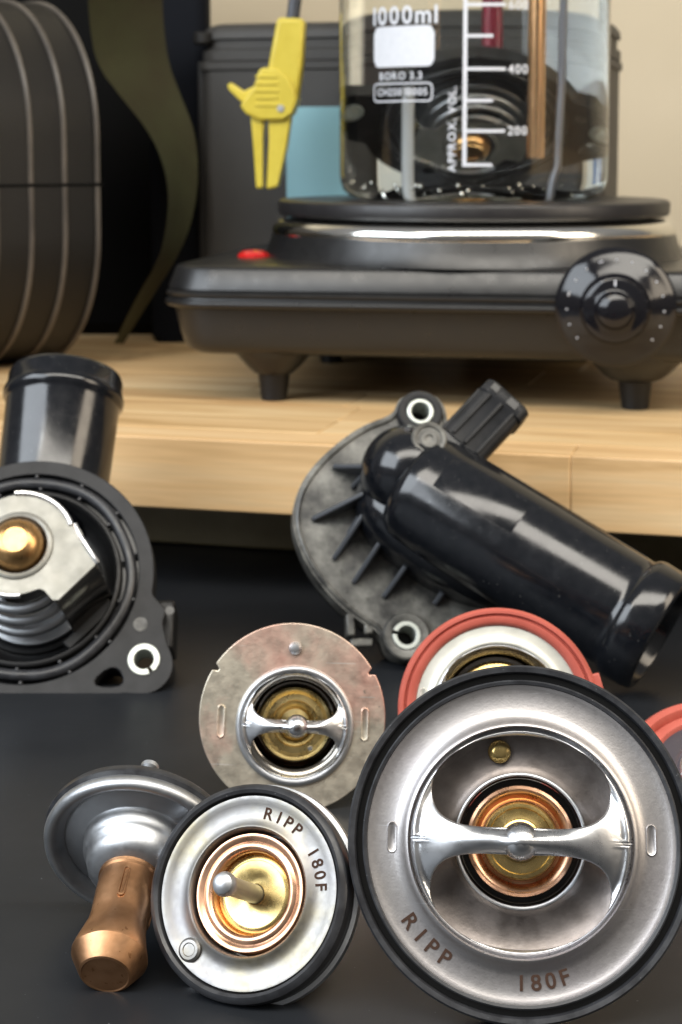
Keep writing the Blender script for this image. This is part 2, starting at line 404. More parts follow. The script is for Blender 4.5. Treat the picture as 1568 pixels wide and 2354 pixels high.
pl = thing('added_beam', 'added dark brown beam for the brown band under the pine shelf board', 'beam', board_m)
obj('beam', box(110, 90 + 60, -(30 + 67) / 2 - 0.0, 1000, 120, 37 - 1.0), M['plinth'], pl, bevel=1.0)  # plank added to draw the brown band below the board

# wall behind
wall = flat('wall', box(0, 1400, 700, 3200, 20, 1500), M['wall'])

# ------------------------------------------------------------------ hot plate
HC = Vector((66.8, 885.5, 0))
HU = Vector((cos(radians(-10)), sin(radians(-10)), 0)); HN = Vector((-sin(radians(-10)), cos(radians(-10)), 0))
hp_m = Matrix((HU, HN, Vector((0, 0, 1)))).transposed().to_4x4(); hp_m.translation = Vector((HC.x, HC.y, 67)) * MM
hp = thing('hot_plate', 'black electric hot plate on the pine shelf under the glass beaker', 'hot plate', hp_m)
def rrect(hw, hd, r, n=10):
    p = []
    for cx, cy, a in ((hw - r, hd - r, 0), (-hw + r, hd - r, pi / 2), (-hw + r, -hd + r, pi), (hw - r, -hd + r, 3 * pi / 2)):
        for i in range(n + 1): p.append((cx + r * cos(a + pi / 2 * i / n), cy + r * sin(a + pi / 2 * i / n)))
    return p
def loft(sections):
    V = []; F = []; n = len(sections[0][0])
    for p, z in sections: V += [(q[0], q[1], z) for q in p]
    for k in range(len(sections) - 1):
        for i in range(n): F.append((k * n + i, k * n + (i + 1) % n, (k + 1) * n + (i + 1) % n, (k + 1) * n + i))
    F.append(tuple(range(n))[::-1]); F.append(tuple((len(sections) - 1) * n + i for i in range(n)))
    return V, F
HW, HD, ZB = 136, 108, 67
up_prof = [(3.0, 45.6), (1.0, 46.0), (-0.8, 46.6), (-1.5, 47.6), (-1.5, 48.8), (-1.0, 49.5), (0.2, 49.9), (0.4, 50.8), (-0.6, 51.4), (-0.9, 52.6), (-0.3, 53.4), (0.6, 53.9),
           (0.6, 54.4), (0.1, 54.8), (0.4, 56.0), (3.4, 63.8), (4.2, 64.9), (5.6, 65.5), (9, 65.9), (20, 66.3), (60, 66.6)]
obj('upper_shell', loft([(rrect(HW - i, HD - i, max(26 - i, 6)), z) for i, z in up_prof]), M['hot_body'], hp, sharp=40)
lo_prof = [(34, 22.6), (22, 23.0), (14, 24.0), (9.5, 26.0), (7.2, 29.0), (5.6, 34.0), (4.2, 40), (3.0, 45.9)]
obj('lower_shell', loft([(rrect(HW - i, HD - i, max(26 - i, 8)), z) for i, z in lo_prof]), M['hot_body'], hp, sharp=50)
for sx_ in (-1, 1):
    for sy_ in (-1, 1):
        px_, py_ = (83.5 if sx_ > 0 else -87.0), sy_ * 76
        KB = 1.12 if sx_ > 0 else 0.95
        f_ = obj('foot', mv(lathe([(0, 0), (5.6, 0), (6.2, 0.6), (7.6, 12.5), (8.0, 13.5), (0, 13.6)], 40), px_, py_, 0.05), M['plastic'], hp)
        obj('boss', mv(lathe([(0, 13.2), (9.0, 13.2), (11*KB, 14.4), (14*KB, 17.0), (18*KB, 21.5), (20.8*KB, 24.6), (22.5*KB, 29), (0, 29)], 48), px_, py_, 0), M['hot_body'], f_)
obj('riser', lathe([(106.6, 65.6), (105.6, 67.2), (104.5, 69.5), (103.0, 73), (101.8, 77.0), (101, 79), (99.6, 79.6), (60, 79.6)], 128), M['hot_body'], hp)
obj('chrome_ring', lathe([(99.0, 76.8), (101.4, 77.2), (102.0, 78.6), (101.8, 80.6), (100.8, 82.6), (98.8, 84.4), (95.5, 85.2), (92, 85.3), (92, 77)], 128), M['chrome'], hp)
obj('neck', lathe([(88, 80), (88, 87.5)], 96), M['groove'], hp)
obj('heating_disc', lathe([(0, 94.5), (92, 94.5), (96.8, 94.4), (98.2, 93.7), (98.8, 92.6), (98.6, 88.0), (97.4, 86.6), (95.5, 86.3), (0, 86.3)], 128),
    mat('disc_iron', (0.016, 0.015, 0.016), 0.42, spec=0.4, rvar=(90, 0.32, 0.46), bump=(1200, 0.15, 0.08)), hp)
obj('indicator_light', mv(lathe([(8.2, 0), (8.2, 1.0), (7.4, 2.2), (5.4, 3.4), (2.8, 3.9), (0, 4.0)], 10), -104, -44, 66.1), M['red_lens'], hp, sharp=20)
kn_m = axis_m((74.5, -108, 50), (0, -1, 0))
knob = obj('control_knob', lathe([(0, -2), (20, -2), (25.6, 0), (26.6, 1.4), (26.6, 3.0), (25.4, 4.4), (23.6, 5.2), (20, 7.6), (17, 9.2), (15.6, 10.0), (14.8, 11.6), (14.6, 15), (13.8, 17.2), (11.6, 18.2),
     (9.6, 18.2), (8.6, 18.8), (8.0, 20.4), (7.0, 22.6), (5, 23.8), (2.5, 24.3), (0, 24.4)], 96), mat('knob_gloss', (0.007, 0.007, 0.009), 0.12, spec=0.42, rvar=(200, 0.08, 0.16)), hp, matrix=Matrix(kn_m))
knob.location = Vector(kn_m.translation) * MM
tk = []
for k in range(15):
    a = radians(-40 + k * 18.5); r0, z0 = 21.0, 7.15
    w = 0.9 if k not in (8, 11) else 2.2
    tk.append(xf(box(0, 0, 0, w * 0.9, 1.2, 0.3), Matrix.Translation((r0 * cos(a), r0 * sin(a), z0)) @ Matrix.Rotation(a - pi / 2, 4, 'Z') @ Matrix.Rotation(radians(34), 4, 'X')))
obj('dial_sparkle_mark', add(*tk), M['print'], knob)  # white dial marks doubling as painted sparkles on the knob
obj('pointer_mark', box(0, 11.8, 18.35, 0.8, 2.6, 0.3), M['print'], knob)

# ------------------------------------------------------------------ beaker with water
BR = 67.7
bk_m = Matrix.Translation(Vector((HC.x, HC.y, 161.6)) * MM) @ Matrix.Rotation(radians(-4.4), 4, 'Z')
bk = thing('beaker', 'clear glass lab beaker of water with white scale marks standing on the hot plate', 'beaker', bk_m)
T = 1.6
out_p = [(0, 0.6), (48, 0.5), (55, 0.0), (59, 0.4), (63, 1.8), (66, 4.8), (67.3, 8.5), (BR, 13), (BR, 186), (BR + 1.2, 189), (BR + 2.6, 190.5)]
in_p = [(BR + 1.4, 191.2), (BR - 0.4, 189.6), (BR - T, 186.5), (BR - T, 13.5), (65.0, 9.5), (63.4, 6.4), (60.8, 3.9), (57, 2.6), (48, 2.4), (0, 2.4)]
obj('glass_wall', lathe(out_p + in_p, 160), M['glass'], bk, sharp=60)
wt_p = [(0, 2.3), (48, 2.3), (57.1, 2.45), (60.9, 3.75), (63.55, 6.3), (65.2, 9.4), (BR - T + 0.2, 13.5), (BR - T + 0.2, 170), (0, 170)]
water = tag(obj('water', lathe(wt_p, 160), M['water'], None, sharp=60, matrix=bk_m), 'clear water filling the tall glass beaker', 'water')
def on_glass(vf, s0, z0, roll=0):
    """wrap a flat drawing (mm) round the beaker: s0 = offset seen from the front, z0 = height"""
    a0 = math.asin(s0 / BR) - pi / 2
    V = []
    for p in vf[0]:
        x, y = p[0] * cos(roll) - p[1] * sin(roll), p[0] * sin(roll) + p[1] * cos(roll)
        a = a0 + x / BR; V.append(((BR + 0.12) * cos(a), (BR + 0.12) * sin(a), z0 + y))
    return V, vf[1]
def bz(y):            # height on the beaker's front for a row of the photograph
    return (at(1088, y, 818).z - 161.6)
PX = 1 / 4.88
def rect(w, h, n=12): 
    V = [(-w / 2 + w * i / n, s * h / 2, 0) for i in range(n + 1) for s in (-1, 1)]
    return V, [(2 * i, 2 * i + 2, 2 * i + 3, 2 * i + 1) for i in range(n)]
def rounded(w, h, r):
    return densify(prism(rrect(w / 2, h / 2, r, 6), -0.0001, 0)[0:2], 2)
def ring_rect(w, h, r, t):
    a = rrect(w / 2, h / 2, r, 6); b = rrect(w / 2 - t, h / 2 - t, r - t, 6); n = len(a)
    a2 = []; b2 = []
    for i in range(n):
        for k in range(4):
            a2.append(Vector(a[i]).lerp(Vector(a[(i + 1) % n]), k / 4)); b2.append(Vector(b[i]).lerp(Vector(b[(i + 1) % n]), k / 4))
    n *= 4
    return [(p.x, p.y, 0) for p in a2] + [(p.x, p.y, 0) for p in b2], [(i, (i + 1) % n, n + (i + 1) % n, n + i) for i in range(n)]
def grid_patch(w, h, r, n=24):
    V = []; F = []
    for i in range(n + 1):
        x = -w / 2 + w * i / n
        d = max(0, abs(x) - (w / 2 - r)); hh = h / 2 - r + sqrt(max(r * r - d * d, 0))
        V += [(x, -hh, 0), (x, hh, 0)]
    for i in range(n): F.append((2 * i, 2 * i + 2, 2 * i + 3, 2 * i + 1))
    return V, F
xo = lambda px: (px - 1088) * PX
obj('volume_lettering', on_glass(densify(text_line('1000ml', 8.6, 0.20, 0.98), 2), xo(925), bz(50)), M['print'], bk, smooth=False)
obj('marking_patch', on_glass(grid_patch(34, 19, 3.4), xo(923), bz(103)), M['print'], bk, smooth=False)
obj('grade_lettering', on_glass(densify(text_line('BORO 3.3', 3.6, 0.22, 1.0)), xo(918), bz(180)), M['print'], bk, smooth=False)
obj('code_border', on_glass(ring_rect(33.5, 9.0, 2.4, 0.7), xo(921), bz(210)), M['print'], bk, smooth=False)
obj('code_lettering', on_glass(densify(text_line('CH250 10005', 3.4, 0.16, 1.0)), xo(921), bz(217)), M['print'], bk, smooth=False)
obj('scale_line', on_glass(([(x, y, 0) for y in (bz(383), bz(-60)) for x in (-0.95, 0.95)], [(0, 1, 3, 2)]), xo(1069), 0), M['print'], bk, smooth=False)
for y_, l_ in ((10, 18.5), (82, 12.6), (158, 18.5), (231, 12.6), (301, 18.5), (379, 12.6)):
    obj('tick_mark', on_glass(mv(rect(l_, 1.5), l_ / 2), xo(1071), bz(y_)), M['print'], bk, smooth=False)
for s_, y_ in (('600', 20), ('400', 168), ('200', 310)):
    obj('scale_number', on_glass(densify(text_line(s_, 4.3, 0.14)), xo(1189), bz(y_)), M['print'], bk, smooth=False)
obj('side_lettering', on_glass(densify(text_line('APPROX. VOL.', 3.9, 0.16)), xo(1049), bz(297), pi / 2), M['print'], bk, smooth=False)
# ------------------------------------------------------------------ thermostats
def rubber_seal(R, w, t, parent, m=None, lip=True, gm=None, z=0):
    obj('seal_groove', lathe([(R - w * 0.425, z + t * 0.0), (R - w * 0.695, z + t * 0.0)], 160), M['groove'], parent)
    """moulded seal with a groove in its face"""
    pr = [(R - w * 1.0, z - t * 0.5), (R - 0.6, z - t * 0.5), (R, z - t * 0.5 + 0.6), (R + 0.05, z), (R, z + t * 0.5 - 0.5), (R - 0.45, z + t * 0.5), (R - w * 0.34, z + t * 0.46), (R - w * 0.40, z + t * 0.36),
          (R - w * 0.42, z - t * 0.15), (R - w * 0.70, z - t * 0.15), (R - w * 0.74, z + t * 0.34), (R - w * 0.82, z + t * 0.40), (R - w * 0.96, z + t * 0.36), (R - w, z + t * 0.2), (R - w, z - t * 0.5)]
    return obj('rubber_seal', lathe(pr, 160), m or M['rubber'], parent, sharp=40)
WIN = [(0, 3.0), (6, 2.8), (10, 2.9), (13.5, 3.3), (16.6, 4.5), (18.8, 6.6), (19.9, 10.0), (19.3, 13.8), (17.2, 16.6), (13.5, 19.6), (8, 22.1), (0, 23)]
def bridge_mesh(s, rise, R=24.6, win=WIN, bossr=3.0, thick=1.2, depth=5.0):
    """stamped cup with two windows and a waisted bar; s scales the drawing"""
    w = win + [(-x, y) for x, y in reversed(win[1:-1])]
    w = smooth_poly(w, 2)
    cx, cy = 0.0, 13.0
    wa = sorted([(atan2(y - cy, x), x, y) for x, y in w])
    for ac in (atan2(-cy, sqrt(R * R)), atan2(-cy, -sqrt(R * R))):
        for da in (0.0,):
            for i in range(len(wa) - 1):
                if wa[i][0] < ac < wa[i + 1][0]:
                    t = (ac - wa[i][0]) / (wa[i + 1][0] - wa[i][0])
                    wa.insert(i + 1, (ac, wa[i][1] + (wa[i + 1][1] - wa[i][1]) * t, wa[i][2] + (wa[i + 1][2] - wa[i][2]) * t)); break
    def hit_h(a):
        dx, dy = cos(a), sin(a); ts = []
        b = cy * dy; c = cy * cy - R * R
        ts.append(-b + sqrt(b * b - c))
        if dy < -1e-6: ts.append(-cy / dy)
        t = min(t_ for t_ in ts if t_ > 0); return (dx * t, cy + dy * t)
    def height(x, y):
        r = sqrt(x * x + y * y)
        k = max(0.0, 1 - (r / 24.6) ** 2)
        base = rise * (k ** 0.75) * (1 / (1 + (y / 9.5) ** 4)) 
        lim = 2.5 + 5.0 * (min(abs(x), 20) / 19.0) ** 4
        q = min(1.0, abs(y) / lim)
        fl = max(0.0, min(1.0, (17.0 - abs(x)) / 8.0))
        base -= (0.35 + 1.35 * fl) * (q ** 2.0) * (1 if abs(y) < 9 else 0.8)
        d = sqrt(x * x + (y * 1.05) ** 2)
        if d < bossr: base += 1.5 * sqrt(max(0, 1 - (d / bossr) ** 2)) + 0.0
        rim = 1.3 * math.exp(-((r - 23.6) / 0.8) ** 2)
        return base + rim
    K = 18
    V = []; F = []
    n = len(wa)
    # extra directions toward corners of the half disc for a clean outer edge
    for i, (a, x, y) in enumerate(wa):
        hx, hy = hit_h(a)
        z0 = height(x, y)
        V.append(((x + (hx - x) * 0.03) * s, (y + (hy - y) * 0.03) * s, z0 - 1.9)); V.append((x * s, y * s, z0 - 1.5)); V.append(((x + (hx - x) * 0.012) * s, (y + (hy - y) * 0.012) * s, z0 - 0.15))
        for k in range(K + 1):
            t = 0.04 + 0.96 * k / K
            px, py = x + (hx - x) * t, y + (hy - y) * t
            V.append((px * s, py * s, height(px, py)))
    m = K + 4
    for i in range(n):
        j = (i + 1) % n
        for k in range(m - 1): F.append((i * m + k, j * m + k, j * m + k + 1, i * m + k + 1))
    A = (V, F)
    B = ([(x, -y, z) for x, y, z in V], [tuple(reversed(f)) for f in F])
    return add(A, B)
def boss_mesh(r, x, y, z):
    return mv(lathe([(0, -r), (r * 0.6, -r * 0.8), (r * 0.95, -r * 0.3), (r, 0), (r * 0.93, r * 0.35), (r * 0.7, r * 0.7), (r * 0.4, r * 0.92), (r * 0.15, r), (0, r * 1.0)], 32), x, y, z)
def slot_bump(x, y, w, h, z):
    p = rrect(w / 2, h / 2, w / 2 - 0.02, 6)
    return mv(loft([(p, -0.2), ([(a * 0.98, b * 0.98) for a, b in p], 0.35), ([(a * 0.8, b * 0.93) for a, b in p], 0.6), ([(a * 0.6, b * 0.85) for a, b in p], 0.45)]), x, y, z)
def arc_text(s, size, r, a_start, a_end, z, inward=False):
    """letters spread from a_start to a_end (deg); inward: tops point at the centre"""
    out = []; n = len(s)
    for i, ch in enumerate(s):
        a = radians(a_start + (a_end - a_start) * i / (n - 1))
        g, w = glyph(ch, size)
        g = ([(p[0], p[1] - size / 2, p[2]) for p in g[0]], g[1])
        rot = a + pi / 2 if inward else a - pi / 2
        out.append(xf(g, Matrix.Translation((r * cos(a), r * sin(a), z)) @ Matrix.Rotation(rot, 4, 'Z')))
    return add(*out)

# --- the big one in front
A_c = Vector((39.2, 366.5, 35.3))
A = thing('thermostat', 'largest steel thermostat with black rubber rim and silver bridge across copper centre', 'thermostat', frame(A_c, 21.5, -6, 0.5), 'engine thermostats on the black table')
rubber_seal(37.7, 4.3, 5.0, A)
obj('flange', lathe([(34.6, -0.8), (34.4, 0.9), (33.6, 1.15), (32.6, 0.75), (31, 0.55), (28, 0.65), (26.6, 1.1), (25.4, 2.2), (24.9, 2.9), (24.5, 3.0), (24.3, 2.5), (24.2, -3), (33, -3)], 180), M['steel'], A, sharp=50)
obj('bridge', add(mv(bridge_mesh(0.985, 8.5), 0, 0, 1.6), boss_mesh(4.1, 0, 0, 7.3)), M['bridge'], A, sharp=60)
obj('seat_plate', lathe([(24.6, -3.2), (23.5, -4.2), (16.2, -4.6), (15.0, -4.1), (14.3, -3.7), (13.8, -4.1), (13.6, -6), (13.6, -14)], 128), M['seat'], A, sharp=50)
obj('cavity', lathe([(13.55, -14), (0, -14)], 64), M['groove'], A)
va = obj('valve_cup', lathe([(a * 1.03, b + 2.2) for a, b in [(11.4, -14), (11.6, -6.2), (11.4, -5.4), (10.8, -5.0), (10.3, -5.2), (9.4, -6.4), (8.9, -7.2), (8.3, -7.4), (8.2, -6.8)]], 96), M['copper'], A)
obj('valve_disc', lathe([(a * 1.03, b + 2.6) for a, b in [(8.15, -8), (8.1, -6.0), (7.7, -5.6), (6.9, -5.8), (6.7, -6.2), (4.6, -6.3), (4.4, -5.4), (3.5, -5.0), (3.3, -4.4), (0, -4.0)]], 96), M['brass'], va)
obj('seat_lip', torus(14.2, 0.45, 96, 8, -3.9), M['steel_plain'], A)
rv = obj('vent_pin', mv(lathe([(2.6, 0), (2.5, 0.8), (1.7, 1.5), (1.0, 1.7), (0, 1.7)], 24), -4.7, 19.0, -4.3), M['brass'], A)
obj('embossed_slot', slot_bump(-28.0, 0, 2.4, 6.8, 0.5), M['steel'], A); obj('embossed_slot', slot_bump(28.2, 1.0, 2.4, 6.8, 0.5), M['steel'], A)
obj('brand_lettering', arc_text('RIPP', 3.4, 29.3, 216.5, 237.0, 0.80, True), M['ink'], A, smooth=False)
obj('rating_lettering', arc_text('180F', 3.4, 29.0, 270.5, 289.0, 0.80, True), M['ink'], A, smooth=False)
obj('bulb', lathe([(13.4, -13.9), (12, -18), (7.5, -20), (7.5, -30), (8.3, -36), (5.5, -40), (0, -40)], 40), M['copper_dull'], A)

# --- the one with the bare pin
B_c = Vector((-20.2, 373, 20.7))
B = thing('thermostat', 'small front thermostat with bare steel pin standing out of its copper and brass centre', 'thermostat', frame(B_c, 29, -22, 0), 'engine thermostats on the black table')
obj('rubber_seal', lathe([(20.9, -3.5), (22.8, -3.5), (23.5, -2.5), (23.75, 0.0), (23.5, 1.9), (22.9, 2.6), (22.2, 2.9), (21.5, 2.5), (21.25, 1.0), (21.0, -3.5)], 160), M['rubber'], B)
obj('rim', lathe([(23.4, -3.2), (24.3, -3.6), (24.5, -4.8), (24.0, -5.8), (21, -6), (18, -5.4), (14, -5.2)], 160), M['steel_plain'], B)
obj('flange', lathe([(21.35, -3), (21.35, 0.8), (20.9, 1.7), (20.0, 1.75), (19.2, 1.35), (17, 1.25), (15.4, 1.35), (14.6, 2.0), (14.1, 2.15), (13.7, 1.8), (13.5, 0.8), (13.4, -6), (13.0, -6)], 160), M['steel_b'], B, sharp=50)
vb = obj('valve_cup', lathe([(13.1, -6), (13.05, 0.0), (12.7, 0.7), (12.1, 0.8), (11.6, 0.4), (11.1, 0.2), (10.4, 0.6), (9.7, 0.6), (9.1, 0.0), (8.9, -1.6), (8.7, -4)], 128), M['copper'], B, sharp=50)
obj('valve_disc', lathe([(8.85, -3), (8.6, -2.6), (8.3, -2.4), (7.4, -2.3), (7.3, -2.5), (2.5, -2.7), (2.2, -2.9), (2.1, -4)], 96), M['brass'], vb)
obj('pin', lathe([(2.05, -4), (2.05, 12.5), (2.3, 13.2), (2.6, 14.2), (2.65, 15.2), (2.2, 16.4), (1.3, 17.0), (0, 17.1)], 48), M['steel_plain'], B)
obj('vent_rivet', mv(lathe([(2.7, 0), (2.6, 0.7), (2.1, 1.1), (1.5, 1.15), (1.3, 0.95), (0, 1.0)], 40), -11.0, -14.2, 1.2), M['steel_b'], B)
obj('brand_lettering', arc_text('RIPP', 2.7, 17.4, 85.5, 59.0, 1.42), M['ink'], B, smooth=False)
obj('rating_lettering', arc_text('180F', 2.7, 17.3, 38.0, 12.0, 1.42), M['ink'], B, smooth=False)
obj('bulb', lathe([(13.05, -5.9), (12, -10), (9.5, -12), (7.2, -12.5), (7.0, -22), (8.0, -32), (5.5, -36), (0, -36)], 40), M['copper_dull'], B)

# --- the one lying with its copper bulb to the viewer
C_up, C_yaw = -24, -6
C = thing('thermostat', 'thermostat lying face away with its brown copper bulb pointing at the viewer', 'thermostat', frame(Vector((-48.5, 399, 19.6)), C_up, C_yaw, 0), 'engine thermostats on the black table')
obj('flange', lathe([(a * 0.94, b) for a, b in [(21.0, -3.4), (22.6, -3.2), (23.8, -2.2), (24.2, -0.6), (23.8, 0.6), (22.9, 1.1), (21.8, 0.9), (20.6, -0.2), (19.7, -1.5), (19.3, -2.1), (19.0, -1.9), (18.6, -1.5), (14.3, -1.2), (13.9, -0.9), (13.8, 0.2), (13.5, 1.8),
    (12.8, 2.6), (12.2, 3.2), (11.9, 5.0), (11.2, 6.8), (9.6, 8.0), (7.4, 8.6)]], 160), M['steel_plain'], C, sharp=50)
obj('rubber_seal', lathe([(a * 0.955, b) for a, b in [(21.3, -5.4), (23.6, -5.2), (24.2, -4.2), (24.2, -3.0), (23.4, -2.2), (21.5, -2.4), (21.0, -5.3)]], 128), M['rubber'], C)
obj('vent_rivet', mv(lathe([(2.2, -2), (2.1, -1), (1.4, -0.4), (0, -0.3)], 24), 3.5, 19.6, -5.9), M['steel_plain'], C)
prof = [(a, 8.2 + (b - 8.2) * 0.93) for a, b in [(7.3, 8.2), (7.35, 9.5), (7.0, 10.0), (7.0, 14), (6.9, 18), (6.7, 21), (6.9, 24), (7.8, 28), (8.5, 31), (8.75, 32.6), (8.7, 33.2), (6.3, 37.6), (5.9, 38.2), (5.4, 38.4), (5.1, 38.2), (0, 38.1)]]
bv = lathe(prof, 96)
def dent(p):
    x, y, z = p
    for a0 in (radians(5), radians(118), radians(245)):
        a = atan2(y, x); d = (a - a0 + pi) % (2 * pi) - pi
        g = math.exp(-(d / 0.38) ** 2) * math.exp(-((z - 25) / 6.0) ** 2) * 0.75
        r = sqrt(x * x + y * y)
        if r > 3: x *= (1 - g / r); y *= (1 - g / r)
    return (x, y, z)
bulb = obj('bulb', ([dent(p) for p in bv[0]], bv[1]), M['copper_dull'], C, sharp=22)
for a_ in (84, 205, 325):
    sm = Matrix.Rotation(radians(a_), 4, 'Z') @ Matrix.Translation((6.92, 0, 15.5)) @ Matrix.Rotation(radians(90), 4, 'Y')
    obj('crimp_slot', xf(add(loft([(rrect(4.4, 0.95, 0.93, 6), -0.5), (rrect(4.3, 0.85, 0.83, 6), 0.25), (rrect(3.9, 0.5, 0.48, 6), 0.30), (rrect(3.7, 0.3, 0.28, 6), 0.0)])), sm), M['copper_dull'], bulb)

# --- the pinkish mottled one in the middle
D_c = at(672, 1649, 481)
D = thing('thermostat', 'mottled pinkish bare steel thermostat with brass valve and notched rim', 'thermostat', frame(D_c, 14, 1, -2), 'engine thermostats on the black table')
po = []
for i in range(240):
    a = 2 * pi * i / 240; r = 26.5; dg = math.degrees(a)
    for n0 in (31, 149):
        if abs(dg - n0) < 1.4: r = 24.9
    po.append((r * cos(a), r * sin(a)))
ring_o = (0.8, -2.2)
obj('flange', prism(po, -0.9, 0.6, [[(p[0] + ring_o[0], p[1] + ring_o[1]) for p in circ(0, 0, 16.0, 72)]]), M['pink_steel'], D, bevel=0.25)
obj('collar', mv(lathe([(16.9, 0.55), (16.7, 1.2), (16.2, 1.75), (15.6, 1.9), (15.0, 1.6), (14.8, 0.5), (14.8, -5)], 128), *ring_o), M['steel_plain'], D, sharp=50)
obj('bridge', mv(bridge_mesh(0.62, 6.0, bossr=4.6, depth=3.0), ring_o[0], ring_o[1], 1.2), M['bridge'], D, sharp=60)
obj('bridge_boss', boss_mesh(3.3, ring_o[0] + 0.6, ring_o[1] + 0.2, 5.6), M['bridge'], D)
obj('cavity', mv(lathe([(14.9, -2.6), (13.4, -3.0), (12.7, -3.6), (12.4, -4.6), (12.3, -12), (0, -12.2)], 96), *ring_o), M['chrome_dark'], D)
vd = obj('valve_cup', mv(lathe([(10.9, -9), (10.8, -6.6), (10.3, -5.4), (9.4, -5.0), (9.0, -5.4), (8.4, -6.0), (6.6, -6.2), (6.3, -7.2), (4.9, -7.6), (4.7, -6.2), (4.2, -5.6), (0, -5.6)], 96), *ring_o), M['brass_dull'], D)
obj('rivet_dot', mv(lathe([(0.8, 0), (0.6, 0.4), (0, 0.5)], 16), 5.4, -9.0, -5.9), M['steel_plain'], vd)
obj('embossed_slot', slot_bump(-20.2, -1.6, 2.3, 9.5, 0.5), M['pink_steel'], D); obj('embossed_slot', slot_bump(20.6, -1.3, 2.3, 9.5, 0.5), M['pink_steel'], D)
obj('vent_pin', mv(lathe([(1.9, 0.5), (1.8, 1.5), (1.2, 2.2), (0, 2.4)], 24), 0.2, 19.4, 0), M['steel_plain'], D)
obj('bulb', mv(lathe([(12.3, -8.9), (11, -14), (8, -17), (7.2, -18), (7.2, -26), (8, -32), (5, -36), (0, -36)], 40), *ring_o), M['copper_dull'], D)

# --- red rimmed ones
def red_stat(label, mtx, face, wide=False):
    E = thing('thermostat', label, 'thermostat', mtx, 'engine thermostats on the black table')
    if wide: pr = [(19.8, -5), (27.6, -5), (28.3, -4.2), (28.5, -0.8), (28.2, 1.2), (27.4, 2.0), (25.4, 2.0), (24.9, 1.2), (24.3, -0.4), (23.8, -0.4), (23.4, 1.0), (22.6, 1.5), (20.9, 1.3), (20.1, 0.3), (19.8, -5)]
    else: pr = [(23.4, -3), (27.6, -3), (28.3, -2.2), (28.5, -0.2), (28.2, 1.2), (27.6, 1.9), (26.9, 1.9), (26.5, 0.9), (26.2, 0.9), (25.9, 1.6), (24.6, 1.6), (23.8, 1.0), (23.4, 0.2), (23.4, -3)]
    obj('rubber_seal', lathe(pr, 144), M['red_rubber'], E, sharp=40)
    obj('seal_tab', xf(box(0, 0, 0, 3.2, 5.0, 3.6), Matrix.Rotation(radians(16), 4, 'Z') @ Matrix.Translation((28.6, 0, -0.8))), M['red_rubber'], E, bevel=0.4)
    k = 0.88 if wide else 1.20
    obj('flange', lathe([(23.6, -2.5), (23.5, 0.2), (22.6, 0.35), (17.4 * k, 0.3), (16.4 * k, 0.8), (15.9 * k, 1.2), (15.4 * k, 1.1), (15.1 * k, 0.4), (15.0 * k, -5)], 128), face, E, sharp=50)
    obj('bridge', mv(bridge_mesh(0.63 * k, 5.5, bossr=4.4, depth=2.0), 0, 0, 0.7), M['bridge'], E, sharp=60)
    obj('cavity', lathe([(15.1 * k, -2.0), (14.2 * k, -3.4), (13.2 * k, -4.4), (12.4 * k, -6), (12.2 * k, -12), (0, -12.2)], 96), M['chrome_dark'], E)
    obj('valve_cup', lathe([(a * k, b - 1.0) for a, b in [(11.3, -9), (11.2, -4.6), (10.6, -3.6), (9.6, -3.2), (9.2, -3.6), (8.6, -4.4), (6.6, -4.6), (6.3, -5.4), (4.9, -5.8), (4.7, -4.6), (4.2, -4.0), (0, -4.0)]], 96), M['brass'], E)
    obj('embossed_slot', slot_bump(-21.2, 2.0, 2.0, 7.5, 0.2), face, E); obj('embossed_slot', slot_bump(21.2, 2.0, 2.0, 7.5, 0.2), face, E)
    obj('bulb', lathe([(12.5 * k, -11.9), (11, -15), (8, -17), (7.2, -18), (7.2, -26), (8, -32), (5, -36), (0, -36)], 40), M['copper_dull'], E)
    return E
red_stat('red rubber rimmed thermostat half hidden behind the largest thermostat', frame(at(1146, 1631, 479), 17, -3, 0), M['cream_face'])
red_stat('red rubber rimmed thermostat cut off by the right edge of the photo', frame(at(1672, 1790, 466), 62, 4, 0), mat('purple_grey_steel', (0.16, 0.145, 0.17), 0.35, 0.8), True)

# ------------------------------------------------------------------ left housing (seen from the gasket side)
def sleeve(x, y, parent, z0, z1, ro=4.9, ri=3.3, gap=None):
    if gap is None: pts = lathe([(ri, z0), (ro, z0), (ro, z1 - 0.3), (ro - 0.3, z1), (ri + 0.3, z1), (ri, z1 - 0.3), (ri, z0)], 48)
    else:
        pr = [(ri, z0), (ro, z0), (ro, z1), (ri, z1), (ri, z0)]
        g = radians(9); pts = lathe(pr, 48, radians(gap) + g, radians(gap) + 2 * pi - g)
    return obj('bolt_sleeve', mv(pts, x, y), M['sleeve'], parent, bevel=0.2)
def radial_outline(R, ears, n=220, clip=None):
    rs = []
    for i in range(n):
        a = 2 * pi * i / n; r = R; dx, dy = cos(a), sin(a)
        for ex, ey, er in ears:
            b = ex * dx + ey * dy; c = ex * ex + ey * ey - er * er
            if b > 0 and b * b - c > 0: r = max(r, b + sqrt(b * b - c))
        if clip is not None and dy < -0.05: r = min(r, clip / dy)
        rs.append(r)
    for _ in range(2): rs = [(rs[i - 1] + 2 * rs[i] + rs[(i + 1) % n]) / 4 for i in range(n)]
    return [(rs[i] * cos(2 * pi * i / n), rs[i] * sin(2 * pi * i / n)) for i in range(n)]
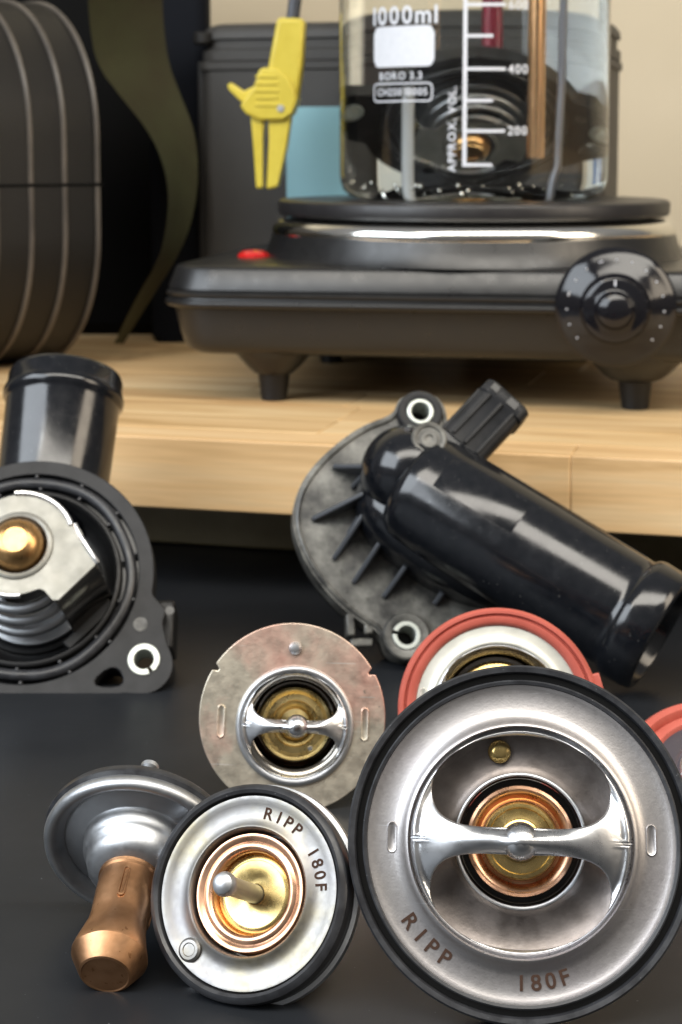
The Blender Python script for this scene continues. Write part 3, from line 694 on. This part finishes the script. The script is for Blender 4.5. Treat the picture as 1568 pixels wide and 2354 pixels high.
def make_housing(label, mtx):
    H = thing('thermostat_housing', label, 'thermostat housing', mtx, 'black plastic thermostat housings')
    ears = [(42.0, -32.0, 10.8), (-42.0, 32.0, 10.8), (45.4, -13.0, 4.0), (-45.4, 13, 4.0), (42, -22, 7.5), (-42, 22, 7.5), (30, -33, 10.5), (20, -33, 10.5), (10, -33, 10.5)]
    outl = radial_outline(44.4, ears, clip=-43.0)
    hole = circ(0, 0, 39.0, 120)
    tri = [(23.0, -39.6), (32.6, -31.0), (37.4, -40.0)]
    trih = smooth_poly(smooth_poly(tri, 1), 1)
    s1 = circ(42.4, -30.2, 4.9, 40); s2 = circ(-42.4, 30.2, 4.9, 40)
    obj('flange', prism(outl, -11, 0, [hole, trih, s1, s2]), M['flange_plastic'], H, bevel=0.5)
    sleeve(42.4, -30.2, H, -10, 0.5, 5.6, 3.5, gap=-58); sleeve(-42.4, 30.2, H, -10, 0.5, 5.6, 3.5, gap=120)
    obj('locating_disc', mv(lathe([(2.6, -0.4), (2.5, 0.25), (0, 0.3)], 32), 40.6, -17.6), M['speckle_plastic'], H)
    # gasket in its groove
    pts = []
    for i in range(160):
        a = 2 * pi * i / 160; r = 36.0 + 0.35 * cos(6 * a + 0.6)
        pts.append((r * cos(a), r * sin(a), -0.8))
    gk = obj('gasket', tube(pts, 2.0, 12, True), M['rubber'], H)
    nub = []
    for k in range(14):
        a = 2 * pi * (k + 0.4) / 14
        for rr in (33.6, 38.4): nub.append(mv(lathe([(0.75, -1.6), (0.7, 0.0), (0.4, 0.35), (0, 0.4)], 10), rr * cos(a + (0.05 if rr > 36 else 0)), rr * sin(a + (0.05 if rr > 36 else 0)), -0.4))
    obj('gasket_nub', add(*nub), M['rubber'], gk)
    obj('groove_floor', lathe([(39.1, -3.6), (33, -3.6), (31.5, -3.6)], 96), M['groove'], H)
    obj('cup', lathe([(32.9, -4), (32.8, -0.4), (32.3, 0.1), (31.4, 0.1), (30.9, -0.5), (30.6, -4), (29.0, -10), (26.5, -13), (25.0, -13.2), (24.6, -11.6), (23.6, -11.2), (22.6, -11.8), (22.2, -16), (0, -17)], 120), M['plastic'], H, sharp=50)
    # spring: tightening coils
    sp = []
    for i in range(300):
        t = i / 299; a = t * 2 * pi * 3.4; r = 20.8 - 5.0 * t; sp.append((r * cos(a), r * sin(a), -8 + 28 * t))
    obj('spring', tube(sp, 1.9, 12), M['steel_plain'], H)
    obj('valve_plate', lathe([(22.0, -12), (21.6, -10.6), (19, -10), (12, -9.4), (11, -8)], 72), M['steel_plain'], H)
    # stamped retainer with two legs
    ZP = 24.0
    pp = []
    for i in range(61):                    # right half of the outline, the left is its point mirror about (0, 3)
        a = radians(24 + i * 140 / 60.0); pp.append((19.0 * cos(a), 3 + 18.6 * sin(a)))
    TAB = [(19.0, 9.8), (21.0, 8.4), (26.8, -2.6), (27.0, -4.6), (15.4, -17.0), (13.4, -17.0), (10.4, -13.6), (8.6, -13.0), (4.0, -14.6), (0, -15.4)]
    tl = [(-x, 6 - y) for x, y in TAB]
    pp = [(x, y) for x, y in pp if not (x < 0 and y < 18.5 and x < -9)]
    pp = [(p[0], p[1]) for p in pp]
    right = [(19.0 * cos(radians(a)), 3 + 18.4 * sin(radians(a))) for a in range(24, 95, 4)]
    left = [(-x, 6 - y) for x, y in right]
    pp = right + tl[::-1][:-1] + left + TAB[::-1][:-1]
    pp = pp[:]
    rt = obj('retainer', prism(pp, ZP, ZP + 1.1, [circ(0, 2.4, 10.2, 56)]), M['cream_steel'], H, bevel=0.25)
    rimr = [(19.2 * cos(radians(a)), 3 + 18.6 * sin(radians(a)), ZP + 1.3) for a in range(22, 100, 3)]
    obj('retainer_rim', tube(rimr, 0.95, 10), M['bridge'], rt)
    obj('retainer_rim', tube([(-x, 6 - y, z) for x, y, z in rimr], 0.95, 10), M['bridge'], rt)
    for k_ in (1, -1):
        lipp = [(19.0, 10.2, ZP + 1.2), (20.4, 7.2, ZP + 0.8), (23.0, 3.2, ZP + 1.4), (26.8, -2.4, ZP + 1.2), (27.6, -3.6, ZP + 0.6)]
        lipp = [tuple(p) for p in smooth_poly(lipp, 2, False)]
        obj('retainer_lip', tube([(x * k_, (y if k_ > 0 else 6 - y), z) for x, y, z in lipp], 0.9, 10), M['bridge'], rt)
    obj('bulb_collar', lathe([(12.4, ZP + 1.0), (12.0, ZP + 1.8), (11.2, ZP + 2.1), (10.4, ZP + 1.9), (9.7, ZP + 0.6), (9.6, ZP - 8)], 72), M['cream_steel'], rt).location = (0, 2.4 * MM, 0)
    for sgn in (1, -1):
        R_ = Matrix.Rotation(radians(-43.5 if sgn > 0 else 136.5), 4, 'Z')
        leg = [(20.6, ZP + 1.0), (22.3, ZP + 0.2), (24.0, ZP - 3.0), (25.2, ZP - 8), (26.6, 4), (27.2, -8), (26.2, -8), (25.6, 4), (24.2, ZP - 8), (23.0, ZP - 3), (21.6, ZP - 0.4), (20.4, ZP)]
        o_ = 6.4 if sgn > 0 else 6.4 + 0.0
        V = [(r + (0 if sgn > 0 else 4.1), y + o_ * 1.0 * (1 if sgn > 0 else 1) - (0 if sgn > 0 else 4.2), z) for y in (-9.2, 9.2) for r, z in leg]; n = len(leg)
        F = [(i, (i + 1) % n, n + (i + 1) % n, n + i) for i in range(n)] + [tuple(range(n)), tuple(range(2 * n - 1, n - 1, -1))]
        obj('retainer_leg', xf((V, F), R_), M['chrome_dark'], rt, bevel=0.3)
        obj('leg_pocket', xf(box(28.2, 3, -5, 4.0, 22, 9), R_), M['plastic'], H, bevel=0.6)
    obj('bulb', lathe([(9.2, ZP - 10), (9.2, ZP + 1.6), (8.9, ZP + 3.4), (8.0, ZP + 5.4), (6.4, ZP + 6.9), (5.0, ZP + 7.6), (4.6, ZP + 7.7), (4.4, ZP + 7.3), (0, ZP + 7.2)], 72), M['bronze'], H, sharp=30).location = (0, 2.4 * MM, 0)
    # body behind the flange and the hose pipe
    obj('body', lathe([(41, -10.8), (40, -16), (34, -26), (26, -32), (0, -34)], 96), M['gloss'], H)
    return H
HL = frame(at(66, 1325, 605), 33, 0, 0)
housing = make_housing('black thermostat housing cut by the left edge, gasket and copper bulb facing the viewer', HL)
def housing_pipe(H):
    pd = Vector((0.05, 1.0, 0.02)).normalized()
    pm = axis_m((0.2, 16, -24), pd)
    p = obj('hose_pipe', xf(lathe([(17.5, 0), (20.6, 6), (21.2, 30), (21.8, 60), (22.4, 61.4), (23.2, 62.6), (23.4, 64.2), (22.8, 66.0), (22.2, 66.8), (22.1, 71.6), (21.4, 73.4), (20.0, 74.0), (18.4, 73.6), (17.8, 71), (17.2, 20), (0, 18)], 96), pm), M['gloss'], H, sharp=50)
    c = obj('connector', add(box(47.5, -15, -16, 8, 18, 16), box(44, -12, -14, 10, 10, 10)), M['plastic'], H, bevel=1.2)
    obj('connector_hole', mv(lathe([(1.6, 0), (0, 0.02)], 20), 49.8, -10, -7.9), M['groove'], c)
housing_pipe(housing)

# ------------------------------------------------------------------ right housing (seen from outside)
HR = thing('thermostat_housing', 'black thermostat housing seen from outside, its glossy hose pipe pointing down right', 'thermostat housing', frame(at(930, 1230, 628), 26, 6, 0), 'black plastic thermostat housings')
q = lambda x, y: ((x - 930) / 6.3, -(y - 1230) / 6.5)
fo = [q(*p) for p in [(922, 928), (935, 886), (985, 867), (1034, 885), (1052, 933), (1040, 980), (1080, 1040), (1150, 1110), (1200, 1240), (1190, 1350), (1120, 1430), (1030, 1460), (985, 1480), (968, 1520), (920, 1532),
      (872, 1510), (862, 1462), (800, 1425), (738, 1360), (690, 1280), (668, 1195), (682, 1120), (722, 1055), (790, 992), (855, 950)]]
fo = smooth_poly(fo, 2)
e1, e2 = q(982, 930), q(918, 1474)
obj('flange', prism(fo, -10, 0, [circ(*e1, 4.9, 40), circ(*e2, 5.0, 40)]), M['speckle_plastic'], HR, bevel=0.6)
rimp = [(p[0], p[1], 0.1) for p in fo]
cxm = sum(p[0] for p in fo) / len(fo); cym = sum(p[1] for p in fo) / len(fo)
ri_ = [(cxm + (p[0] - cxm) * 0.955, cym + (p[1] - cym) * 0.955, 0.15) for p in fo]
obj('rim_bead', tube(ri_, 0.9, 8, True), M['speckle_plastic'], HR)
obj('gasket_face', prism([(p[0] * 0.985 + 0.4, p[1] * 0.985 - 0.4) for p in fo], -16, -10.2), M['plastic'], HR, bevel=0.5)
for (ex, ey), gp in ((e1, None), (e2, 165)):
    er = obj('bolt_ear', mv(lathe([(8.6, -0.5), (8.5, 3.0), (7.9, 3.7), (6, 3.8), (5.3, 3.6), (5.2, -1)], 48), ex, ey), M['flange_plastic'] if gp is None else M['speckle_plastic'], HR)
    s_ = sleeve(ex, ey, er, -9, 4.3, 5.1, 3.4, gap=gp)
# pipe and dome
def qz(x, y, z): a = q(x, y); return (a[0] - 0.17 * z, a[1] - 0.10 * z, z)
A0 = Vector(qz(948, 1118, 16)); A1 = Vector(qz(1450, 1484, 40))
pdir = (A1 - A0).normalized(); L = (A1 - A0).length
pm = axis_m(A0, pdir)
obj('hose_pipe', xf(lathe([(13, -1), (17.2, 0.8), (19.8, 3.2), (21.0, 5.6), (21.3, 9), (21.0, 40), (20.3, L - 10), (20.2, L - 8), (20.9, L - 7.2), (21.9, L - 6), (22.3, L - 4), (22.1, L + 2), (21.5, L + 5), (20.6, L + 6), (19.4, L + 6), (18.7, L + 5), (18.5, 40), (0, 38)], 96), pm), M['gloss'], HR, sharp=50)
def ellipsoid(c, rx, ry, rz, n=48, m=24):
    V = [(c[0] + rx * sin(pi * j / m) * cos(2 * pi * i / n), c[1] + ry * sin(pi * j / m) * sin(2 * pi * i / n), c[2] + rz * cos(pi * j / m)) for j in range(m + 1) for i in range(n)]
    F = [(j * n + i, j * n + (i + 1) % n, (j + 1) * n + (i + 1) % n, (j + 1) * n + i) for j in range(m) for i in range(n)]
    return V, F
dc = qz(945, 1095, 17)[:2]
obj('dome', add(ellipsoid((dc[0], dc[1], 17), 16.6, 17.0, 18.5)), M['gloss'], HR)
# skirt: loft from the flange up to the pipe
sk_out = smooth_poly([q(*p) for p in [(858, 1040), (818, 1110), (812, 1190), (850, 1262), (930, 1330), (1010, 1385), (1110, 1420), (1180, 1400), (1200, 1280), (1170, 1150), (1080, 1040), (960, 985)]], 2)
def shrink(p, c, k): return [(c[0] + (a - c[0]) * k, c[1] + (b - c[1]) * k) for a, b in p]
scn = q(1000, 1200)
obj('skirt', loft([([(a - 0.17 * z_, b - 0.10 * z_) for a, b in shrink(sk_out, scn, k_)], z_) for k_, z_ in ((1, -0.2), (0.97, 6), (0.90, 13), (0.72, 20), (0.5, 23))]), M['gloss'], HR, sharp=60)
# gussets
for (x0, y0, x1, y1, h_) in [(770, 1058, 856, 1078, 15), (812, 1112, 850, 1084, 12), (716, 1188, 838, 1146, 16), (798, 1226, 842, 1172, 11), (762, 1286, 852, 1172, 16), (805, 1344, 888, 1238, 16), (872, 1380, 958, 1278, 16), (988, 1400, 1044, 1332, 14), (1100, 1398, 1150, 1340, 13)]:
    a = Vector(q(x0, y0)); b = Vector(qz(x1, y1, h_ * 0.6)[:2]); d = (b - a).normalized(); nrm = Vector((-d.y, d.x)) * 0.95
    V = []
    for s_ in (1, -1):
        V += [(a.x + nrm.x * s_, a.y + nrm.y * s_, -0.2), (b.x + nrm.x * s_, b.y + nrm.y * s_, -0.2), (b.x + nrm.x * s_, b.y + nrm.y * s_, h_), (a.x + nrm.x * s_, a.y + nrm.y * s_, 1.8)]
    obj('gusset', (V, [(0, 1, 2, 3), (7, 6, 5, 4), (0, 4, 5, 1), (1, 5, 6, 2), (2, 6, 7, 3), (3, 7, 4, 0)]), M['gusset'], HR, bevel=0.6)
bx_, by_ = qz(1003, 1036, 33)[:2]
obj('round_boss', mv(lathe([(6.4, 20), (6.3, 34.2), (5.8, 34.8), (4.6, 34.6), (4.3, 34.0), (3.4, 34.0), (3.1, 34.5), (1.6, 34.5), (1.3, 34.0), (0, 33.9)], 48), bx_, by_), M['speckle_plastic'], HR)
# connector: shrouded socket pointing up right
c0 = Vector(qz(1080, 1036, 17)); cd = Vector((0.70, 0.70, -0.04)).normalized()
cm = axis_m(c0, cd, (0, 0, 1))
cn = obj('connector', xf(loft([(rrect(9.2, 8.2, 3.2, 6), -4), (rrect(9.2, 8.2, 3.2, 6), 19), (rrect(9.9, 8.9, 3.4, 6), 19.6), (rrect(9.9, 8.9, 3.4, 6), 24.2), (rrect(9.3, 8.3, 3.2, 6), 24.8), (rrect(7.9, 6.9, 2.6, 6), 24.8), (rrect(7.9, 6.9, 2.6, 6), 12)]), cm), M['speckle_dark'] if 'speckle_dark' in M else M['flange_plastic'], HR, sharp=50)
for k, (ox, oy) in enumerate(((-5.6, 8.4), (0, 8.6), (5.6, 8.4), (9.6, 0), (9.6, 5))):
    obj('key_rib', xf(box(ox, oy, 9, 1.5, 1.5, 21) if oy > 7 else box(ox, oy, 9, 1.3, 1.5, 21), cm), M['flange_plastic'], cn, bevel=0.3)
obj('notch', xf(add(box(-3, 9.0, 22.2, 4.2, 0.8, 3.0), box(5.5, 9.0, 22.4, 3.0, 0.8, 2.6)), cm), M['groove'], cn)
obj('connector_block', xf(box(0, 0, -6, 20, 17, 9), cm), M['gloss'], HR, bevel=1.4)
cx_, cy_ = q(795, 1440)
obj('clip_tab', add(box(cx_, cy_, -4, 3.0, 8, 8), box(cx_ + 4, cy_ - 6, -6, 8, 3, 6), box(cx_ + 6.5, cy_ - 1, -2, 3, 5, 4)), M['speckle_plastic'], HR, bevel=0.6)
# raised panel on the pipe with faint moulded dashes
pn = []
for k in range(20):
    a0_ = radians(-66 + 12 * k / 19)
pan = lathe([(21.1, 14), (21.55, 14.8), (21.15, 46), (20.8, 46.8)], 10, radians(62), radians(98))
obj('moulded_panel', xf(pan, pm), M['gloss'], HR)
obj('mould_seam', xf(tube([(21.35 * cos(radians(20)), 21.35 * sin(radians(20)), 9), (20.4 * cos(radians(20)), 20.4 * sin(radians(20)), L - 11)], 0.22, 6), pm), M['gloss'], HR)
obj('pipe_nub', xf(mv(lathe([(1.4, 0), (1.2, 1.6), (0, 1.9)], 12), 0, 0, 0), pm @ Matrix.Translation((0, 0, 0)) @ Matrix.Rotation(radians(-90), 4, 'Z') @ Matrix.Translation((0, 19.6, 52)) @ Matrix.Rotation(radians(-90), 4, 'X')), M['gloss'], HR)
ds = []
for k in range(12):
    ds.append(xf(box(0, 0, 0, 0.9, 0.5, 0.6), pm @ Matrix.Rotation(radians(176), 4, 'Z') @ Matrix.Translation((0, 21.3, 9 + k * 1.9)) @ Matrix.Rotation(radians(90), 4, 'X')))
obj('moulded_dash', add(*ds), M['flange_plastic'], HR)

# ------------------------------------------------------------------ things in the beaker
inner = copy_tree(housing)
inner['label'] = 'black thermostat housing sunk in the water of the beaker, copper bulb low'
inner.matrix_world = frame(Vector((HC.x + 1, HC.y + 14, 161.6 + 38)), -36, -4, 27) @ Matrix.Scale(0.88, 4)
for ch in list(inner.children):
    if ch.name.split('.')[0] in ('hose_pipe', 'connector'):
        for g in list(ch.children): bpy.data.objects.remove(g)
        bpy.data.objects.remove(ch)
tm = Vector((HC.x, HC.y, 164.2))
tag(obj('white_rod', tube([(0, 0, 0), (0, 0, 50), (0, 0, 51)], 2.9, 20), M['white_plastic'], matrix=Matrix.Translation((tm + Vector((-31, -34, 1))) * MM)), 'short white rod standing at the left in the beaker under the code lettering', 'rod')
tag(obj('copper_tube', tube([(0, 0, 0), (0, 0, 200)], 3.7, 20), M['copper_tube'], matrix=Matrix.Translation((tm + Vector((24, -22, 18))) * MM)), 'copper tube standing at the right in the beaker beside the grey wire', 'tube')
tag(obj('probe_wire', tube([(-6, 0, 2), (-3, 0, 5), (0, 0, 14), (1.5, 0, 60), (3, 0, 200)], 1.9, 16), M['grey_wire'], matrix=Matrix.Translation((tm + Vector((34, -30, 0))) * MM)), 'bent grey probe wire dipping into the beaker right of the copper tube', 'wire')
tag(obj('spirit_thermometer', tube([(0, 0, 0), (0, 0, 160)], 3.4, 20), M['maroon'], matrix=Matrix.Translation((tm + Vector((9, 40, 26))) * MM)), 'dark red thermometer at the back of the beaker', 'thermometer')

random.seed(5)
bb = []
for k in range(46):
    a_ = random.uniform(pi * 1.02, pi * 1.98); rr_ = random.uniform(50, 61); r_ = random.uniform(0.4, 1.3)
    bb.append(ellipsoid((rr_ * cos(a_), rr_ * sin(a_), 3.6 + random.uniform(0, 3) + (rr_ - 50) * 0.25), r_, r_, r_, 8, 6))
tag(obj('sparkle_beads', add(*bb), M['chrome'], matrix=bk_m, kind='stuff'), 'tiny chrome beads added as sparkles near the bottom of the beaker', 'sparkle_beads')  # chrome beads added to give glints around the beaker base
# ------------------------------------------------------------------ background things
bc_m = Matrix((BU, BN, Vector((0, 0, 1)))).transposed().to_4x4()
def bplace(p): m = bc_m.copy(); m.translation = Vector(p) * MM; return m
case_l = at(462, 450, 1045)
case = thing('tool_case', 'charcoal hard plastic case with ridged lid standing behind the beaker', 'case', bplace((case_l.x, 1045, 67)))
CWD = 240; CH = at(900, 44, 1010).z - 67
obj('body', loft([([(p[0] + CWD / 2, p[1] + 40) for p in rrect(CWD / 2 - i, 40 - i, 8)], z) for i, z in ((3, 0), (0, 3), (0, CH - 28), (-1.6, CH - 27), (-1.6, CH - 23), (0, CH - 22))]), M['case'], case, sharp=40)
obj('lid', loft([([(p[0] + CWD / 2, p[1] + 40) for p in rrect(CWD / 2 - i, 40 - i, 12)], z) for i, z in ((-1, CH - 21.8), (-1, CH - 16), (1, CH - 15), (1, CH - 10), (-1, CH - 9), (-0.5, CH - 5), (2, CH - 1.5), (6, CH))]), M['case'], case, sharp=40)
obj('side_rib', add(box(-1.5, 8, CH / 2 - 10, 4, 5, CH - 24)), M['case_dark'], case, bevel=1)
obj('latch', mv(lathe([(0, 0), (5.5, 0), (6.4, 1), (6.4, 6), (5.4, 7), (0, 7)], 24), 2, 2, CH - 12), M['case_dark'], case)

# blue card leaning on the case
cdp = at(725, 450, 1008)
card = thing('booklet', 'teal and blue printed booklet leaning against the case beside the beaker', 'booklet', bplace((cdp.x + 10, 1008, 67)) )
cz0, cz1 = at(725, 460, 1008).z - 67 - 40, at(725, 245, 1008).z - 67
cw = 56
obj('cover', box(0, 1.2, (cz1 + 40) / 2, cw, 2.0, cz1 - 40), M['card_teal'], card, bevel=0.3)
obj('shade_block', box(0, 3.0, 20, cw - 6, 5, 40), M['void'], card)  # added black box that keeps the space under the hot plate dark
obj('blue_print', ([(-cw / 2, 0.12, 46), (cw / 2, 0.12, 46), (cw / 2, 0.1, cz1 * 0.72), (-cw / 2, 0.1, cz1 * 0.50)], [(0, 1, 2, 3)]), M['card_blue'], card)
obj('grey_print', ([(-cw * 0.18, 0.0, cz0 + 12), (cw / 2, 0.0, cz0 + 12), (cw / 2, 0.0, cz1 * 0.72)], [(0, 1, 2)]), M['card_grey'], card)

# yellow clip on a grey lead
yp = at(620, 240, 960); kk = 960 / FPX
cl = thing('probe_clip', 'yellow plastic grabber clip hanging on a grey test lead', 'clip', frame(yp, 0, -6, 0))
yq = lambda x, y: ((x - 620) * kk * 1.0, -(y - 240) * kk)
def yprism(pts, z0, z1, bev, name, m=None):
    return obj(name, prism([yq(*p) for p in pts], z0, z1), m or M['yellow'], cl, bevel=bev, segs=3)
yprism([(641, 46), (700, 48), (703, 60), (698, 150), (686, 235), (668, 250), (628, 240), (618, 165)], -6, 6, 2.2, 'barrel')
yprism([(600, 165), (608, 158), (640, 160), (672, 185), (688, 228), (676, 262), (655, 276), (600, 276), (570, 262), (556, 243), (572, 222), (590, 196)], -8, 8, 2.0, 'grip')
gp_ = []
for k in range(5):
    gx, gy = yq(618, 178 + k * 16); gp_.append(box(gx, gy, 8.2, 12 + (k % 3), 1.6, 1.0))
obj('grip_ridge', add(*gp_), M['yellow'], cl, bevel=0.4)
yprism([(524, 196), (532, 190), (562, 210), (592, 196), (576, 240), (553, 232), (527, 206)], -3, 3, 0.9, 'trigger')
yprism([(578, 262), (611, 268), (606, 320), (606, 431), (590, 431), (585, 350)], -4.5, 4.5, 1.2, 'jaw')
yprism([(619, 268), (672, 262), (662, 330), (640, 428), (614, 433), (620, 320)], -4.5, 4.5, 1.2, 'jaw')
obj('hinge_pin', mv(lathe([(2.0, 0), (1.9, 0.8), (0, 0.9)], 20), *yq(650, 250), 7.9), M['steel_plain'], cl)
obj('spring', tube([(yq(640, 262)[0] - 2 + 0.4 * k, yq(640, 262)[1] - 1 + 1.2 * cos(k * 1.3), 5 + 1.2 * sin(k * 1.3)) for k in range(14)], 0.35, 6), M['steel_plain'], cl)
obj('lead', tube([(*yq(672, 60), 0), (*yq(680, 0), 0), (*yq(690, -60), 1), (*yq(705, -200), 3)], 3.6, 16), M['lead'], cl)

# ribbed black case at the left
rb_yaw = 36
rbm = frame(Vector((at(236, 424, 935).x, 935, at(236, 424, 935).z)), 0, rb_yaw, 0)
rb = thing('ribbed_case', 'large rounded black ribbed equipment case at the far left behind the housing', 'case', rbm)
rb_h0 = rbm.translation.z / MM - 67 - 0.5   # down to the shelf
def rb_sec(off, h, dpt):
    """front profile (y up, z to the viewer) of a well rounded box"""
    r = 74; p = []
    for i in range(15): a = pi / 2 * i / 14; p.append((-(h - r) - r * cos(a), -r + r * sin(a)))
    for i in range(15): a = pi / 2 * i / 14; p.append((h - r + r * sin(a), -r + r * cos(a)))
    p = [(-h, -dpt)] + p + [(h, -dpt)]
    return [(y * (1 + off / h), z + off) for y, z in p]
def extr(sec, x0, x1):
    n = len(sec); V = [(x, y, z) for x in (x0, x1) for y, z in sec]
    return V, [(i, i + 1, n + i + 1, n + i) for i in range(n - 1)] + [tuple(range(n)), tuple(range(2 * n - 1, n - 1, -1))]
hh = rb_h0
stations = [(-230, 0)] + [(-6, 0), (-2.5, -1.2), (-0.5, -4), (0, -9)]
n_ = len(rb_sec(0, hh, 150)); V = []; F = []
for x, o_ in stations: V += [(x, y, z) for y, z in rb_sec(o_, hh, 150)]
for k in range(len(stations) - 1):
    for i in range(n_ - 1): F.append((k * n_ + i, k * n_ + i + 1, (k + 1) * n_ + i + 1, (k + 1) * n_ + i))
F.append(tuple(range(n_))); F.append(tuple((len(stations) - 1) * n_ + i for i in range(n_ - 1, -1, -1)))
obj('shell', (V, F), M['case_dark'], rb, sharp=50)
for k in range(6):
    x = -3.2 - 19.5 * k
    sec = rb_sec(0, hh, 148)
    pts = [(x, y, z + 0.4) for y, z in sec]
    up_ = [p for p in pts if p[1] > 1.5] ; dn_ = [p for p in pts if p[1] < -1.5]
    obj('rib', tube([(x, 1.0, pts[17][2] if abs(pts[17][1]) < 1 else 0.4)] + up_, 1.5, 8), M['case_rib'], rb)
    obj('rib', tube(dn_ + [(x, -1.0, 0.4)], 1.5, 8), M['case_rib'], rb)
obj('seam', box(-115, 0, 0.15, 231, 1.3, 0.8), M['void'], rb)

# olive strap
el = [(200, -40), (206, 60), (222, 150), (281, 226), (342, 301), (377, 377), (389, 452), (382, 528), (367, 593), (311, 688), (262, 790)]
er = [(372, -40), (376, 60), (388, 150), (420, 230), (448, 301), (456, 377), (453, 452), (436, 528), (408, 593), (346, 688), (284, 790)]
NY = len(el); V = []
el = smooth_poly(el, 2, False); er = smooth_poly(er, 2, False); NY = len(el); NX = 8
for th in (0, 1):
    for j in range(NY):
        t = j / (NY - 1)
        Yc = 985 + 20 * sin(t * 5) 
        for i in range(NX + 1):
            u = i / NX; xx = el[j][0] + (er[j][0] - el[j][0]) * u; yy = el[j][1] + (er[j][1] - el[j][1]) * u
            p = at(xx, yy, Yc + 34 * u + 4 * sin(u * pi) + th * 2.0); V.append(tuple(p))
F = []
W1 = NX + 1; N1 = NY * W1
for j in range(NY - 1):
    for i in range(NX):
        a = j * W1 + i; F.append((a, a + 1, a + W1 + 1, a + W1)); F.append((a + N1, a + N1 + W1, a + N1 + W1 + 1, a + N1 + 1))
    for i in (0, NX):
        a = j * W1 + i; F.append((a, a + W1, a + W1 + N1, a + N1))
strap = tag(obj('strap', (V, F), M['olive']), 'olive green curved strap hanging between the ribbed case and charcoal case', 'strap')
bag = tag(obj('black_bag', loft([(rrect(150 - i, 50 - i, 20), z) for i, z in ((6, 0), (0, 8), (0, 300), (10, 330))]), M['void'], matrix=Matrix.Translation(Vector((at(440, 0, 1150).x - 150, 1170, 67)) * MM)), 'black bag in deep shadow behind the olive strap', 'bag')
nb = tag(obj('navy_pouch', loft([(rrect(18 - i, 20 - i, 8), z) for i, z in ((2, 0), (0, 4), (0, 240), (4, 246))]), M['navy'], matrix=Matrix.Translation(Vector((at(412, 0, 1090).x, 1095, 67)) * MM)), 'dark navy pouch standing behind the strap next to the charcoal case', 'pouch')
def carton(name, label, x, w, h, face, marks):
    t = thing(name, label, 'carton', bplace((x, 1003, 67)))
    obj('box', box(0, 9, h / 2, w, 18, h), face, t, bevel=0.6)
    for (mx, mz, mw, mh, mm_) in marks: obj('print_patch', box(mx, -0.15, mz, mw, 0.2, mh), mm_, t)
carton('label_carton', 'small white carton with blue print behind the beaker', HC.x - 12, 33, 130, M['paper'], [(-8, 112, 9, 11, M['paper_blue']), (5, 112, 7, 11, M['paper_blue']), (0, 96, 30, 3, M['paper_blue'])])
carton('label_carton', 'small yellow and white carton with a red patch behind the beaker', HC.x + 24, 30, 130, M['paper'], [(0, 108, 26, 16, M['paper_yellow']), (3, 122, 14, 9, M['paper_red'])])
# small labelled cartons behind the beaker (seen bent through the water)
ctm = bplace((at(1330, 400, 1012).x + 4, 1000, 67))
